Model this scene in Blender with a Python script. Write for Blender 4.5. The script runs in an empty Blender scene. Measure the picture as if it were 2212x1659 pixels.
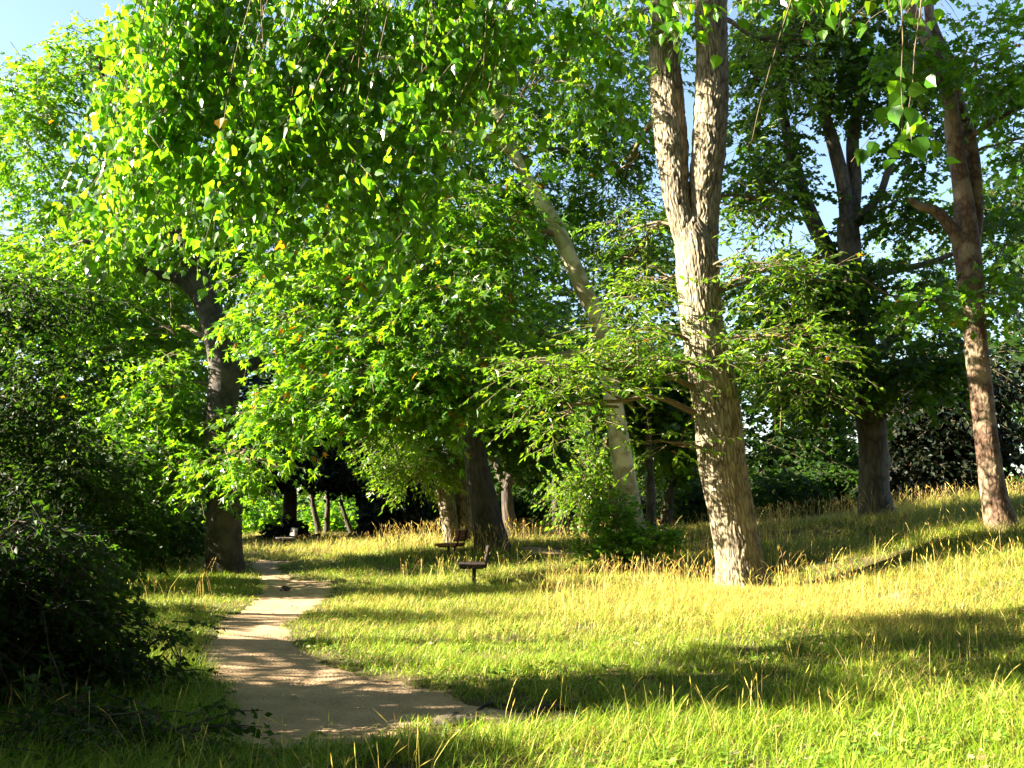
import bpy, math, random
import numpy as np
from mathutils import Vector

R = math.radians
rng = np.random.default_rng(11)
random.seed(5)
sc = bpy.context.scene
col = sc.collection

# ------------------------------------------------------------------ camera, sky, sun, exposure
FPX, CXP, CYP, EYE = 2125.0, 1106.0, 829.5, 1.6
PITCH = math.atan(271.0 / FPX)
cam = bpy.data.cameras.new('camera')
cam.sensor_width = 36.0
cam.lens = 36.0 * FPX / 2212.0
cam.clip_start = 0.05
cam.clip_end = 3000
camo = bpy.data.objects.new('camera', cam)
col.objects.link(camo)
camo.location = (0, 0, EYE)
camo.rotation_euler = (R(90) + PITCH, 0, 0)
sc.camera = camo

SUN_EL, SUN_BACK = R(29), R(-5)          # sun on the left, a little beyond square to the view
sv = Vector((-math.cos(SUN_EL) * math.cos(SUN_BACK), math.cos(SUN_EL) * math.sin(SUN_BACK), math.sin(SUN_EL)))
sun = bpy.data.lights.new('sun', 'SUN')
sun.energy = 5.0
sun.angle = R(0.5)
sun.color = (1.0, 0.90, 0.70)
suno = bpy.data.objects.new('sun', sun)
col.objects.link(suno)
suno.rotation_euler = (-sv).to_track_quat('-Z', 'Y').to_euler()

world = bpy.data.worlds.new('World')
sc.world = world
world.use_nodes = True
wn = world.node_tree
sky = wn.nodes.new('ShaderNodeTexSky')
sky.sky_type = 'NISHITA'
sky.sun_disc = False
sky.sun_elevation = SUN_EL
sky.sun_rotation = math.atan2(sv.x, sv.y)
sky.air_density = 1.0
sky.dust_density = 0.8
bg = wn.nodes['Background']
bg.inputs[1].default_value = 0.05
wn.links.new(sky.outputs[0], bg.inputs[0])

sc.view_settings.view_transform = 'Standard'
sc.view_settings.look = 'None'
sc.view_settings.gamma = 1
sc.view_settings.exposure = 2.95
sc.render.engine = 'CYCLES'
sc.cycles.max_bounces = 6
sc.cycles.diffuse_bounces = 1
sc.cycles.glossy_bounces = 2
sc.cycles.transmission_bounces = 4

# ------------------------------------------------------------------ helpers
def ray(px, py):
    a = (px - CXP) / FPX; b = (CYP - py) / FPX
    return np.array([a, math.cos(PITCH) - b * math.sin(PITCH), math.sin(PITCH) + b * math.cos(PITCH)])

def P(px, py, Y):
    d = ray(px, py)
    return np.array([0, 0, EYE]) + d * (Y / d[1])

def hsh(ix, iy, iz, seed):
    with np.errstate(over='ignore'):
        h = (ix.astype(np.int64) * 374761393 + iy.astype(np.int64) * 668265263 + iz.astype(np.int64) * 2147483647 + seed * 1274126177) & 0xffffffff
        h = ((h ^ (h >> 13)) * 1274126177) & 0xffffffff
        h = (h ^ (h >> 16)) & 0xffffff
    return h / float(0xffffff)

def vnoise(p, seed=0):
    p = np.asarray(p, float)
    i = np.floor(p).astype(np.int64); f = p - i; f = f * f * (3 - 2 * f)
    r = 0
    for dx in (0, 1):
        for dy in (0, 1):
            for dz in (0, 1):
                w = (f[..., 0] if dx else 1 - f[..., 0]) * (f[..., 1] if dy else 1 - f[..., 1]) * (f[..., 2] if dz else 1 - f[..., 2])
                r = r + w * hsh(i[..., 0] + dx, i[..., 1] + dy, i[..., 2] + dz, seed)
    return r

def vn2(x, y, s, seed=0):
    return vnoise(np.stack([x * s, y * s, np.full_like(x, 0.5)], -1), seed)

# terrain: height control points x, y, h
def cp(px, Y, h):
    return ((px - CXP) / FPX * Y, Y, h)
CP = [(-3, 2, 0), (3, 2, 0), (0, 7, 0), (-4, 7, 0.05), (4, 7, 0), (-5, 12, .1), (0, 12, 0), (5, 12, .15), (7.5, 12, .3), (0, 16, 0), (5, 16, .1), (8, 16, .55),
      cp(485, 25, 0.0), cp(300, 20, .05), cp(560, 30, .1), cp(620, 38, .12), cp(780, 38, .3), cp(900, 38, .55), cp(1020, 19, .0), cp(900, 23, 0.02),
      cp(980, 27, .15), cp(1060, 27.5, .75), cp(1020, 24, .2), cp(1060, 34, .6), cp(1160, 36, .2), cp(1230, 46, .55), cp(1340, 21, .25), cp(1370, 24, .4),
      cp(1600, 19.4, 0.0), cp(1500, 32, .85), cp(1700, 24, .75), cp(1700, 33, 1.1), cp(2160, 21, 1.15), cp(1890, 26, 1.45), cp(2000, 32, 1.65), cp(2200, 30, 1.9), cp(2500, 26, 2.1), cp(2500, 16, 1.0),
      (-20, 20, .3), (-20, 40, .2), (0, 60, .3), (25, 60, .6), (-30, 80, 0), (30, 90, 0), (0, 120, 0), (60, 40, .8), (-60, 40, .2), (0, -20, 0), (30, 5, .8), (-20, 0, .1)]
CPa = np.array(CP)
def H(x, y):
    x = np.asarray(x, float); y = np.asarray(y, float)
    num = 0; den = 1e-12
    for a, b, h in CPa:
        s2 = (1.2 + 0.03 * max(b, 0)) ** 2
        w = 1.0 / ((x - a) ** 2 + (y - b) ** 2 + s2) ** 2
        num = num + w * h; den = den + w
    w0 = 1e-9; den = den + w0
    r = num / den
    return r + 0.05 * (vn2(x, y, 0.6, 3) - .5) + 0.10 * (vn2(x, y, 0.23, 4) - .5)

def G(px, py):
    """point of the ground seen at a pixel"""
    d = ray(px, py); t = 2.0
    o = np.array([0, 0, EYE])
    while t < 150:
        q = o + d * t
        if q[2] < float(H(q[0], q[1])):
            break
        t += 0.04 + t * 0.002
    return q

def tag(o, label=None, cat=None, group=None, kind=None):
    if label: o['label'] = label
    if cat: o['category'] = cat
    if group: o['group'] = group
    if kind: o['kind'] = kind
    return o

def link(o, parent=None):
    col.objects.link(o)
    if parent is not None:
        o.parent = parent
        o.matrix_parent_inverse = parent.matrix_world.inverted() if False else o.matrix_parent_inverse
    return o

def empty(name, loc, label=None, cat=None, group=None, rz=0):
    o = bpy.data.objects.new(name, None)
    o.empty_display_size = 0.3
    col.objects.link(o)
    o.location = loc
    o.rotation_euler = (0, 0, rz)
    return tag(o, label, cat, group)

def mesh_np(name, V, F, mat, parent=None, smooth=False, colr=None, vec=None, origin=None):
    """V (n,3); F list of (m,k) index arrays. V in world coords, origin subtracted."""
    V = np.asarray(V, np.float32)
    if origin is not None:
        V = V - np.asarray(origin, np.float32)
    me = bpy.data.meshes.new(name)
    me.vertices.add(len(V)); me.vertices.foreach_set('co', V.ravel())
    flat = np.concatenate([f.ravel() for f in F]).astype(np.int32)
    tot = np.concatenate([np.full(len(f), f.shape[1]) for f in F]).astype(np.int32)
    st = np.concatenate([[0], np.cumsum(tot)[:-1]]).astype(np.int32)
    me.loops.add(len(flat)); me.loops.foreach_set('vertex_index', flat)
    me.polygons.add(len(tot)); me.polygons.foreach_set('loop_start', st)
    me.polygons.foreach_set('loop_total', tot)
    me.polygons.foreach_set('use_smooth', np.full(len(tot), bool(smooth)))
    if colr is not None:
        a = me.attributes.new('tint', 'FLOAT_COLOR', 'POINT')
        c = np.ones((len(V), 4), np.float32); c[:, :3] = colr
        a.data.foreach_set('color', c.ravel())
    if vec is not None:
        a = me.attributes.new('bk', 'FLOAT_VECTOR', 'POINT')
        a.data.foreach_set('vector', np.asarray(vec, np.float32).ravel())
    me.update(calc_edges=True)
    me.materials.append(mat)
    o = bpy.data.objects.new(name, me)
    col.objects.link(o)
    if parent is not None:
        o.parent = parent
    elif origin is not None:
        o.location = origin
    return o

# ------------------------------------------------------------------ materials
def newmat(name):
    m = bpy.data.materials.new(name); m.use_nodes = True
    nt = m.node_tree
    return m, nt, nt.nodes['Principled BSDF'], nt.nodes['Material Output']

def leaf_mat(name, base, trans, rough=0.38, mix=0.45, spec=0.5, var=0.35):
    """front colour, transmitted colour; per-leaf tint attribute multiplies both"""
    m, nt, bs, out = newmat(name)
    N, L = nt.nodes, nt.links
    at = N.new('ShaderNodeAttribute'); at.attribute_name = 'tint'
    def mul(c):
        mx = N.new('ShaderNodeMix'); mx.data_type = 'RGBA'; mx.blend_type = 'MULTIPLY'; mx.inputs[0].default_value = 1
        mx.inputs[6].default_value = (*c, 1); L.new(at.outputs[0], mx.inputs[7]); return mx.outputs[2]
    L.new(mul(base), bs.inputs['Base Color'])
    bs.inputs['Roughness'].default_value = rough
    bs.inputs['Specular IOR Level'].default_value = spec
    tr = N.new('ShaderNodeBsdfTranslucent'); L.new(mul(trans), tr.inputs[0])
    ms = N.new('ShaderNodeMixShader'); ms.inputs[0].default_value = mix
    L.new(bs.outputs[0], ms.inputs[1]); L.new(tr.outputs[0], ms.inputs[2]); L.new(ms.outputs[0], out.inputs[0])
    return m

def bark_mat(name, c1, c2, c3=None, sc_xy=9, sc_z=1.6, bump=0.8, dist=0.03, patch=None, rough=.85):
    m, nt, bs, out = newmat(name)
    N, L = nt.nodes, nt.links
    at = N.new('ShaderNodeAttribute'); at.attribute_name = 'bk'
    mp = N.new('ShaderNodeMapping'); mp.inputs['Scale'].default_value = (sc_xy, sc_xy, sc_z)
    L.new(at.outputs['Vector'], mp.inputs[0])
    n1 = N.new('ShaderNodeTexNoise'); n1.inputs['Scale'].default_value = 1; n1.inputs['Detail'].default_value = 7; n1.inputs['Roughness'].default_value = .62
    L.new(mp.outputs[0], n1.inputs[0])
    vo = N.new('ShaderNodeTexVoronoi'); vo.feature = 'DISTANCE_TO_EDGE'; vo.inputs['Scale'].default_value = 1.1
    ad = N.new('ShaderNodeVectorMath'); ad.operation = 'MULTIPLY_ADD'
    ad.inputs[1].default_value = (.7, .7, .7); L.new(n1.outputs['Color'], ad.inputs[0]); L.new(mp.outputs[0], ad.inputs[2])
    L.new(ad.outputs[0], vo.inputs[0])
    rp = N.new('ShaderNodeValToRGB'); rp.color_ramp.elements[0].position = .0; rp.color_ramp.elements[1].position = .22
    rp.color_ramp.elements[0].color = (*c2, 1); rp.color_ramp.elements[1].color = (*c1, 1)
    L.new(vo.outputs['Distance'], rp.inputs[0])
    colo = rp.outputs[0]
    n2 = N.new('ShaderNodeTexNoise'); n2.inputs['Scale'].default_value = 2.2; n2.inputs['Detail'].default_value = 6
    L.new(at.outputs['Vector'], n2.inputs[0])
    mx = N.new('ShaderNodeMix'); mx.data_type = 'RGBA'; mx.blend_type = 'MIX'
    r2 = N.new('ShaderNodeValToRGB'); r2.color_ramp.elements[0].position = .45; r2.color_ramp.elements[1].position = .58 if patch else .8
    L.new(n2.outputs[0], r2.inputs[0]); L.new(r2.outputs[0], mx.inputs[0])
    L.new(colo, mx.inputs[6]); mx.inputs[7].default_value = (*(c3 or c1), 1)
    L.new(mx.outputs[2], bs.inputs['Base Color'])
    bs.inputs['Roughness'].default_value = rough
    mth = N.new('ShaderNodeMath'); mth.operation = 'MULTIPLY_ADD'; mth.inputs[1].default_value = .35
    L.new(n1.outputs[0], mth.inputs[0])
    mn = N.new('ShaderNodeMath'); mn.operation = 'MINIMUM'; mn.inputs[1].default_value = .25
    L.new(vo.outputs['Distance'], mn.inputs[0]); L.new(mn.outputs[0], mth.inputs[2])
    bp = N.new('ShaderNodeBump'); bp.inputs['Strength'].default_value = bump; bp.inputs['Distance'].default_value = dist * 3
    L.new(mth.outputs[0], bp.inputs['Height']); L.new(bp.outputs[0], bs.inputs['Normal'])
    return m

def soil_mat(name, ca, cb, cc, s=3.0, bump=.6):
    m, nt, bs, out = newmat(name)
    N, L = nt.nodes, nt.links
    ge = N.new('ShaderNodeNewGeometry')
    n1 = N.new('ShaderNodeTexNoise'); n1.inputs['Scale'].default_value = s; n1.inputs['Detail'].default_value = 9; n1.inputs['Roughness'].default_value = .6
    n2 = N.new('ShaderNodeTexNoise'); n2.inputs['Scale'].default_value = 38; n2.inputs['Detail'].default_value = 5
    n3 = N.new('ShaderNodeTexNoise'); n3.inputs['Scale'].default_value = .7; n3.inputs['Detail'].default_value = 4
    for n in (n1, n2, n3): L.new(ge.outputs['Position'], n.inputs[0])
    rp = N.new('ShaderNodeValToRGB'); e = rp.color_ramp.elements
    e[0].position = .32; e[0].color = (*ca, 1); e[1].position = .68; e[1].color = (*cb, 1)
    L.new(n1.outputs[0], rp.inputs[0])
    mx = N.new('ShaderNodeMix'); mx.data_type = 'RGBA'; mx.blend_type = 'MIX'
    r3 = N.new('ShaderNodeValToRGB'); r3.color_ramp.elements[0].position = .5; r3.color_ramp.elements[1].position = .7
    L.new(n3.outputs[0], r3.inputs[0]); L.new(r3.outputs[0], mx.inputs[0]); L.new(rp.outputs[0], mx.inputs[6]); mx.inputs[7].default_value = (*cc, 1)
    m2 = N.new('ShaderNodeMix'); m2.data_type = 'RGBA'; m2.blend_type = 'MULTIPLY'; m2.inputs[0].default_value = .55
    L.new(mx.outputs[2], m2.inputs[6])
    r4 = N.new('ShaderNodeValToRGB'); r4.color_ramp.elements[0].position = .3; r4.color_ramp.elements[0].color = (.45, .42, .4, 1); r4.color_ramp.elements[1].position = .6
    L.new(n2.outputs[0], r4.inputs[0]); L.new(r4.outputs[0], m2.inputs[7])
    L.new(m2.outputs[2], bs.inputs['Base Color']); bs.inputs['Roughness'].default_value = .95
    bs.inputs['Specular IOR Level'].default_value = .2
    ad = N.new('ShaderNodeMath'); ad.operation = 'ADD'; L.new(n1.outputs[0], ad.inputs[0]); L.new(n2.outputs[0], ad.inputs[1])
    bp = N.new('ShaderNodeBump'); bp.inputs['Strength'].default_value = bump; bp.inputs['Distance'].default_value = .03
    L.new(ad.outputs[0], bp.inputs['Height']); L.new(bp.outputs[0], bs.inputs['Normal'])
    return m

M = {}
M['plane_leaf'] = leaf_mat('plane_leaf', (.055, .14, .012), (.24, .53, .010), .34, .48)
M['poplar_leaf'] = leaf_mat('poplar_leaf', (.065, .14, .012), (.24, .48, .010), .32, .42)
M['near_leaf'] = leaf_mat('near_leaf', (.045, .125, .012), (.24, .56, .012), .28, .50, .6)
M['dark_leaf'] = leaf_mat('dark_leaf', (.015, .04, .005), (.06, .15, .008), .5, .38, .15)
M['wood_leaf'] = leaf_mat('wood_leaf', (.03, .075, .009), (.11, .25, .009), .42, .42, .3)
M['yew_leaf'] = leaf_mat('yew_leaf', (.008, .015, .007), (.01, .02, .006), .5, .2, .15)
M['grass'] = leaf_mat('grass', (1, 1, 1), (1, 1, 1), .5, .40, .3)
M['poplar_bark'] = bark_mat('poplar_bark', (.29, .235, .15), (.06, .043, .026), (.34, .285, .19), 13, 2.6, .9, .022)
M['plane_bark'] = bark_mat('plane_bark', (.40, .37, .24), (.26, .22, .13), (.60, .55, .40), 3, 1.6, .35, .012, patch=True)
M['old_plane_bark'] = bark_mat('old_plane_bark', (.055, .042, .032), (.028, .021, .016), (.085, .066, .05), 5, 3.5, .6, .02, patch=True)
M['red_bark'] = bark_mat('red_bark', (.17, .098, .058), (.075, .043, .027), (.28, .205, .13), 9, 5, .8, .02, patch=True)
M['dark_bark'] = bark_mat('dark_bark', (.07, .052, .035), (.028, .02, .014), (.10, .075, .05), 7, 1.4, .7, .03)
M['grey_bark'] = bark_mat('grey_bark', (.115, .09, .06), (.05, .038, .026), (.16, .13, .09), 6, 2, .5, .02)
M['twig'] = bark_mat('twig', (.16, .12, .06), (.10, .07, .04), (.22, .17, .08), 20, 6, .2, .003)
M['ground'] = soil_mat('ground', (.06, .045, .02), (.085, .08, .025), (.12, .09, .04), 2.2)
M['path'] = soil_mat('path', (.34, .225, .13), (.50, .35, .215), (.40, .27, .16), 2.5, .8)
M['earth'] = soil_mat('earth', (.15, .105, .06), (.24, .17, .095), (.19, .13, .07), 3, .8)
M['stone'] = soil_mat('stone', (.25, .2, .14), (.45, .37, .27), (.35, .28, .2), 9)

def wood_mat(name, c, rough=.5):
    m, nt, bs, out = newmat(name)
    N, L = nt.nodes, nt.links
    tc = N.new('ShaderNodeTexCoord'); mp = N.new('ShaderNodeMapping'); mp.inputs['Scale'].default_value = (18, 1.2, 18)
    L.new(tc.outputs['Object'], mp.inputs[0])
    n = N.new('ShaderNodeTexNoise'); n.inputs['Scale'].default_value = 3; n.inputs['Detail'].default_value = 8
    L.new(mp.outputs[0], n.inputs[0])
    r = N.new('ShaderNodeValToRGB'); r.color_ramp.elements[0].position = .3; r.color_ramp.elements[1].position = .7
    r.color_ramp.elements[0].color = (*[v * .55 for v in c], 1); r.color_ramp.elements[1].color = (*c, 1)
    L.new(n.outputs[0], r.inputs[0]); L.new(r.outputs[0], bs.inputs['Base Color']); bs.inputs['Roughness'].default_value = rough
    bp = N.new('ShaderNodeBump'); bp.inputs['Strength'].default_value = .3; bp.inputs['Distance'].default_value = .004
    L.new(n.outputs[0], bp.inputs['Height']); L.new(bp.outputs[0], bs.inputs['Normal'])
    return m
M['bench_red'] = wood_mat('bench_red', (.46, .15, .09))
M['bench_brown'] = wood_mat('bench_brown', (.04, .024, .018))
M['bench_grey'] = wood_mat('bench_grey', (.30, .26, .21))
m, nt, bs, out = newmat('bench_iron'); bs.inputs['Base Color'].default_value = (.03, .03, .03, 1); bs.inputs['Metallic'].default_value = .6; bs.inputs['Roughness'].default_value = .55
nz = nt.nodes.new('ShaderNodeTexNoise'); nz.inputs['Scale'].default_value = 60; bq = nt.nodes.new('ShaderNodeBump'); bq.inputs['Strength'].default_value = .2
nt.links.new(nz.outputs[0], bq.inputs['Height']); nt.links.new(bq.outputs[0], bs.inputs['Normal'])
M['iron'] = m
m, nt, bs, out = newmat('plaque'); bs.inputs['Base Color'].default_value = (.6, .5, .36, 1); bs.inputs['Metallic'].default_value = .7; bs.inputs['Roughness'].default_value = .35
M['plaque'] = m

# ------------------------------------------------------------------ ground and path
def poly_px(pts):
    return np.array([G(*p)[:2] for p in pts])

main_path = poly_px([(552, 1214), (540, 1222), (560, 1245), (566, 1275), (545, 1302), (480, 1335), (452, 1372), (436, 1415), (462, 1470), (498, 1505), (505, 1545), (498, 1590), (560, 1622), (680, 1612), (790, 1606), (870, 1590), (880, 1568), (980, 1562), (1080, 1568), (1170, 1556), (1210, 1548), (1130, 1536), (1040, 1520), (960, 1492), (850, 1470), (760, 1452), (700, 1432),
                     (650, 1402), (625, 1370), (634, 1338), (700, 1300), (722, 1270), (712, 1256), (640, 1250), (606, 1232), (596, 1216)])
far_path = poly_px([(1115, 1182), (1150, 1180), (1205, 1186), (1235, 1196), (1190, 1197), (1140, 1192)])
back_path = poly_px([(535, 1216), (560, 1207), (640, 1212), (610, 1222)])
bare = [poly_px(q) for q in (
    [(1880, 1300), (1940, 1275), (1990, 1270), (1960, 1290), (2010, 1300), (1960, 1312)],
    [(1730, 1262), (1790, 1248), (1840, 1255), (1800, 1270)],
    [(1200, 1538), (1420, 1532), (1640, 1540), (1560, 1550), (1380, 1548), (1200, 1556)],
    [(1960, 1530), (2080, 1505), (2160, 1520), (2060, 1545)],
)]

def sdf(x, y, poly):
    """negative inside"""
    d = np.full(x.shape, 1e9); ins = np.zeros(x.shape, bool)
    n = len(poly)
    for i in range(n):
        ax, ay = poly[i]; bx, by = poly[(i + 1) % n]
        ex, ey = bx - ax, by - ay
        t = np.clip(((x - ax) * ex + (y - ay) * ey) / (ex * ex + ey * ey + 1e-12), 0, 1)
        d = np.minimum(d, (x - ax - t * ex) ** 2 + (y - ay - t * ey) ** 2)
        c = ((ay > y) != (by > y))
        xi = ax + (y - ay) * ex / (ey if abs(ey) > 1e-9 else 1e-9)
        ins ^= c & (x < xi)
    d = np.sqrt(d)
    return np.where(ins, -d, d)

def path_d(x, y):
    d = np.full(x.shape, 9.0)
    for pl in (main_path, far_path, back_path):
        lo = pl.min(0) - 2; hi = pl.max(0) + 2
        k = (x > lo[0]) & (x < hi[0]) & (y > lo[1]) & (y < hi[1])
        if k.any():
            d[k] = np.minimum(d[k], sdf(x[k], y[k], pl))
    return d + .30 * (vn2(x, y, 2.2, 8) - .5) + .22 * (vn2(x, y, 6, 9) - .5) + .06 * (vn2(x, y, 17, 10) - .5)

def bare_d(x, y):
    d = np.full(x.shape, 9.0)
    for pl in bare:
        lo = pl.min(0) - 2; hi = pl.max(0) + 2
        k = (x > lo[0]) & (x < hi[0]) & (y > lo[1]) & (y < hi[1])
        if k.any():
            d[k] = np.minimum(d[k], sdf(x[k], y[k], pl))
    return d + .4 * (vn2(x, y, 3, 18) - .5)

def grid(xs, ys, zf):
    X, Y = np.meshgrid(xs, ys)
    V = np.stack([X.ravel(), Y.ravel(), zf(X.ravel(), Y.ravel())], -1)
    nx, ny = len(xs), len(ys)
    i = np.arange(nx - 1)[None, :] + nx * np.arange(ny - 1)[:, None]
    F = np.stack([i, i + 1, i + 1 + nx, i + nx], -1).reshape(-1, 4)
    return V, F

u = np.linspace(-1, 1, 520)
xs = np.sinh(u * 5.2) / math.sinh(5.2) * 500
ys = 10 + np.sinh(u * 5.2) / math.sinh(5.2) * 700
def gz(x, y):
    d = path_d(x, y)
    return H(x, y) - .07 * np.clip(-d / .15, 0, 1) - .03 * np.clip(-bare_d(x, y) / .2, 0, 1)
V, F = grid(xs, ys, gz)
g = mesh_np('ground', V, [F], M['ground'], smooth=True); tag(g, kind='structure')

def path_sheet(pl, step):
    lo = pl.min(0) - .5; hi = pl.max(0) + .5
    X = np.arange(lo[0], hi[0], step); Y = np.arange(lo[1], hi[1], step)
    V, F = grid(X, Y, lambda x, y: x * 0)
    d = path_d(V[:, 0], V[:, 1])
    V[:, 2] = H(V[:, 0], V[:, 1]) - .012 - .09 * np.clip((d + .03) / .2, 0, 1) + .012 * (vn2(V[:, 0], V[:, 1], 4, 21) - .5) + .003 * (vn2(V[:, 0], V[:, 1], 13, 22) - .5) - .02 * np.clip(-d - .2, 0, .5)
    k = d[F].min(1) < .18
    F = F[k]
    us, inv = np.unique(F, return_inverse=True)
    return V[us], inv.reshape(F.shape)
V, F = path_sheet(main_path, .05)
tag(mesh_np('path', V, [F], M['path'], smooth=True), kind='structure')
V, F = path_sheet(far_path, .12)
tag(mesh_np('path', V, [F], M['path'], smooth=True), kind='structure')
V, F = path_sheet(back_path, .12)
tag(mesh_np('path', V, [F], M['path'], smooth=True), kind='structure')
for pl in bare:
    lo = pl.min(0) - .4; hi = pl.max(0) + .4
    X = np.arange(lo[0], hi[0], .07); Y = np.arange(lo[1], hi[1], .07)
    V, F = grid(X, Y, lambda x, y: x * 0)
    d = bare_d(V[:, 0], V[:, 1])
    V[:, 2] = H(V[:, 0], V[:, 1]) - .002 - .07 * np.clip(d / .2, 0, 1) + .015 * (vn2(V[:, 0], V[:, 1], 5, 23) - .5)
    k = d[F].min(1) < .15; F = F[k]
    if len(F):
        us, inv = np.unique(F, return_inverse=True)
        tag(mesh_np('bare_earth', V[us], [inv.reshape(F.shape)], M['earth'], smooth=True), kind='structure')

# ------------------------------------------------------------------ grass
def blades(base, az, length, width, lean, colr, segs=2):
    """curved tapering blades; base (n,3)"""
    n = len(base)
    dx, dy = np.cos(az), np.sin(az)
    sxv, syv = -dy, dx
    rows = []; cols = []
    for s in range(segs + 1):
        t = s / segs
        off = lean * length * t ** 1.7
        z = length * t * (1 - .35 * lean * t)
        c = base + np.stack([dx * off, dy * off, z], -1)
        w = width * (1 - t ** 1.5) * .5
        if s < segs:
            rows.append(c - np.stack([sxv * w, syv * w, 0 * w], -1))
            rows.append(c + np.stack([sxv * w, syv * w, 0 * w], -1))
            cols += [colr * (1 - .12 * (1 - t))] * 2  # blade colour darkened toward the foot, painting in the shade between blades
        else:
            rows.append(c); cols.append(colr)
    k = len(rows)
    V = np.stack(rows, 1).reshape(-1, 3); C = np.stack(cols, 1).reshape(-1, 3)
    b = np.arange(n)[:, None] * k
    F = []
    for s in range(segs - 1):
        F.append(b + np.array([[2 * s, 2 * s + 1, 2 * s + 3, 2 * s + 2]]))
    F.append(b + np.array([[2 * segs - 2, 2 * segs - 1, 2 * segs]]))
    return V, F, C

def merge(parts):
    Vs, Cs, Fd, o = [], [], {}, 0
    for V, F, C in parts:
        Vs.append(V); Cs.append(C)
        for f in F:
            Fd.setdefault(f.shape[1], []).append(f + o)
        o += len(V)
    return np.concatenate(Vs), [np.concatenate(f) for f in Fd.values()], np.concatenate(Cs)

def dryness(x, y):
    """0 green .. 1 straw: long dry grass round the poplar and along the ridge, greener by the path and in front"""
    n = vn2(x, y, .35, 31) * .6 + vn2(x, y, 1.3, 32) * .4
    d = .16 + .8 * (n - .5)
    def blob(px, Y, rx, ry, a):
        cx = (px - CXP) / FPX * Y
        return a * np.exp(-((x - cx) / rx) ** 2 - ((y - Y) / ry) ** 2)
    d = d + blob(1650, 15.5, 4.5, 4.2, .55) + blob(1450, 18, 3, 2, .25)
    d = d + .55 * np.clip((y - 27) / 6, 0, 1) + blob(2050, 24, 5, 5, .3)
    d = d - blob(1250, 10.5, 2.2, 1.6, .15) - blob(1900, 19.5, 3, 1.5, .25) - .14 * np.clip((9.5 - y) / 2, 0, 1)
    return np.clip(d, 0, 1)

GREEN = np.array([.19, .36, .02]); GREEN2 = np.array([.11, .25, .015]); STRAW = np.array([.72, .60, .15]); RUST = np.array([.38, .23, .09]); LIME = np.array([.44, .55, .035])
def grasscol(n, dry):
    r = rng.random(n)
    c = np.where((r < .5)[:, None], GREEN, GREEN2)
    c = c + (LIME - c) * (rng.random(n) * .8)[:, None]
    k = rng.random(n) < (dry * 1.05 + .05)
    c[k] = STRAW * (.7 + .45 * rng.random((k.sum(), 1)))
    k2 = k & (rng.random(n) < .10)
    c[k2] = RUST
    return c * (.58 + .56 * rng.random((n, 1)))

parts = []
bands = [(4.3, 7, 250, .0075), (7, 9.5, 205, .0078), (9.5, 13, 160, .0082), (13, 18, 125, .0085), (18, 24, 80, .011), (24, 32, 45, .014), (32, 48, 18, .02)]
for y0, y1, dens, wd in bands:
    half0, half1 = y0 * .52 + 1.6, y1 * .52 + 1.6
    area = (half0 + half1) * (y1 - y0)
    n = int(area * dens)
    yy = y0 + (y1 - y0) * rng.random(n); xx = (rng.random(n) * 2 - 1) * (yy * .52 + 1.6)
    pd = path_d(xx, yy); bd = bare_d(xx, yy)
    keep = (rng.random(n) < np.clip((pd + .10) / .22, 0, 1)) & ((bd > 0) | (rng.random(n) < .25))
    patch = vn2(xx, yy, 2.0, 41) * .6 + vn2(xx, yy, 5.0, 43) * .4
    keep &= rng.random(n) < np.clip(.15 + 2.2 * (patch - .2), .15, 1)
    # thin worn grass in the shaded soil at the bottom left
    px_ = xx / yy * FPX + CXP
    keep &= ~((yy < 6.5) & (px_ > 480) & (px_ < 960) & ((rng.random(n) < .45) | (vn2(xx, yy, 2.5, 48) < .42)))
    xx, yy, pd = xx[keep], yy[keep], pd[keep]; n = len(xx)
    dry = dryness(xx, yy)
    tall = .075 + .20 * np.clip(dry - .25, 0, 1) + .14 * vn2(xx, yy, 1.1, 42) ** 2 + .10 * vn2(xx, yy, 4.5, 44) ** 3
    tall = tall * (0.5 + .5 * np.clip(pd / .8, 0, 1)) * (1 + .5 * np.clip((yy - 20) / 10, 0, 1))
    tall = tall * (1 + .8 * np.clip((px_[keep] - 1750) / 300, 0, 1) * (yy > 17))
    tall = tall * (1 + .35 * (yy < 9)); tall = tall + .13 * np.exp(-((xx + .8) / 1.6) ** 2 - ((yy - 19.2) / .7) ** 2) + .10 * np.exp(-((xx + 1.75) / .9) ** 2 - ((yy - 25.9) / .6) ** 2)
    # left verge under the hedge grows long
    tall = tall + .12 * ((px_[keep] < 470) & (yy < 12))
    K = 9 if y0 < 24 else 7
    X = np.repeat(xx, K) + rng.normal(0, .035 + .003 * y0, n * K); Y = np.repeat(yy, K) + rng.normal(0, .035 + .003 * y0, n * K)
    az = rng.random(n * K) * 6.283
    ln = np.repeat(tall, K) * (.4 + 1.1 * rng.random(n * K))
    lean = .3 + 1.25 * rng.random(n * K)
    lean += .3 * np.repeat(dry, K)
    base = np.stack([X, Y, H(X, Y) - .01], -1)
    c = grasscol(n * K, np.repeat(dry, K))
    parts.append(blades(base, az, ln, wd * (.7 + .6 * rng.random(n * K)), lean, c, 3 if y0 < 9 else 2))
V, F, C = merge(parts)
tag(mesh_np('grass', V, F, M['grass'], colr=C), 'green and straw coloured meadow grass covering the ground beside the path', 'grass', kind='stuff')

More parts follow.
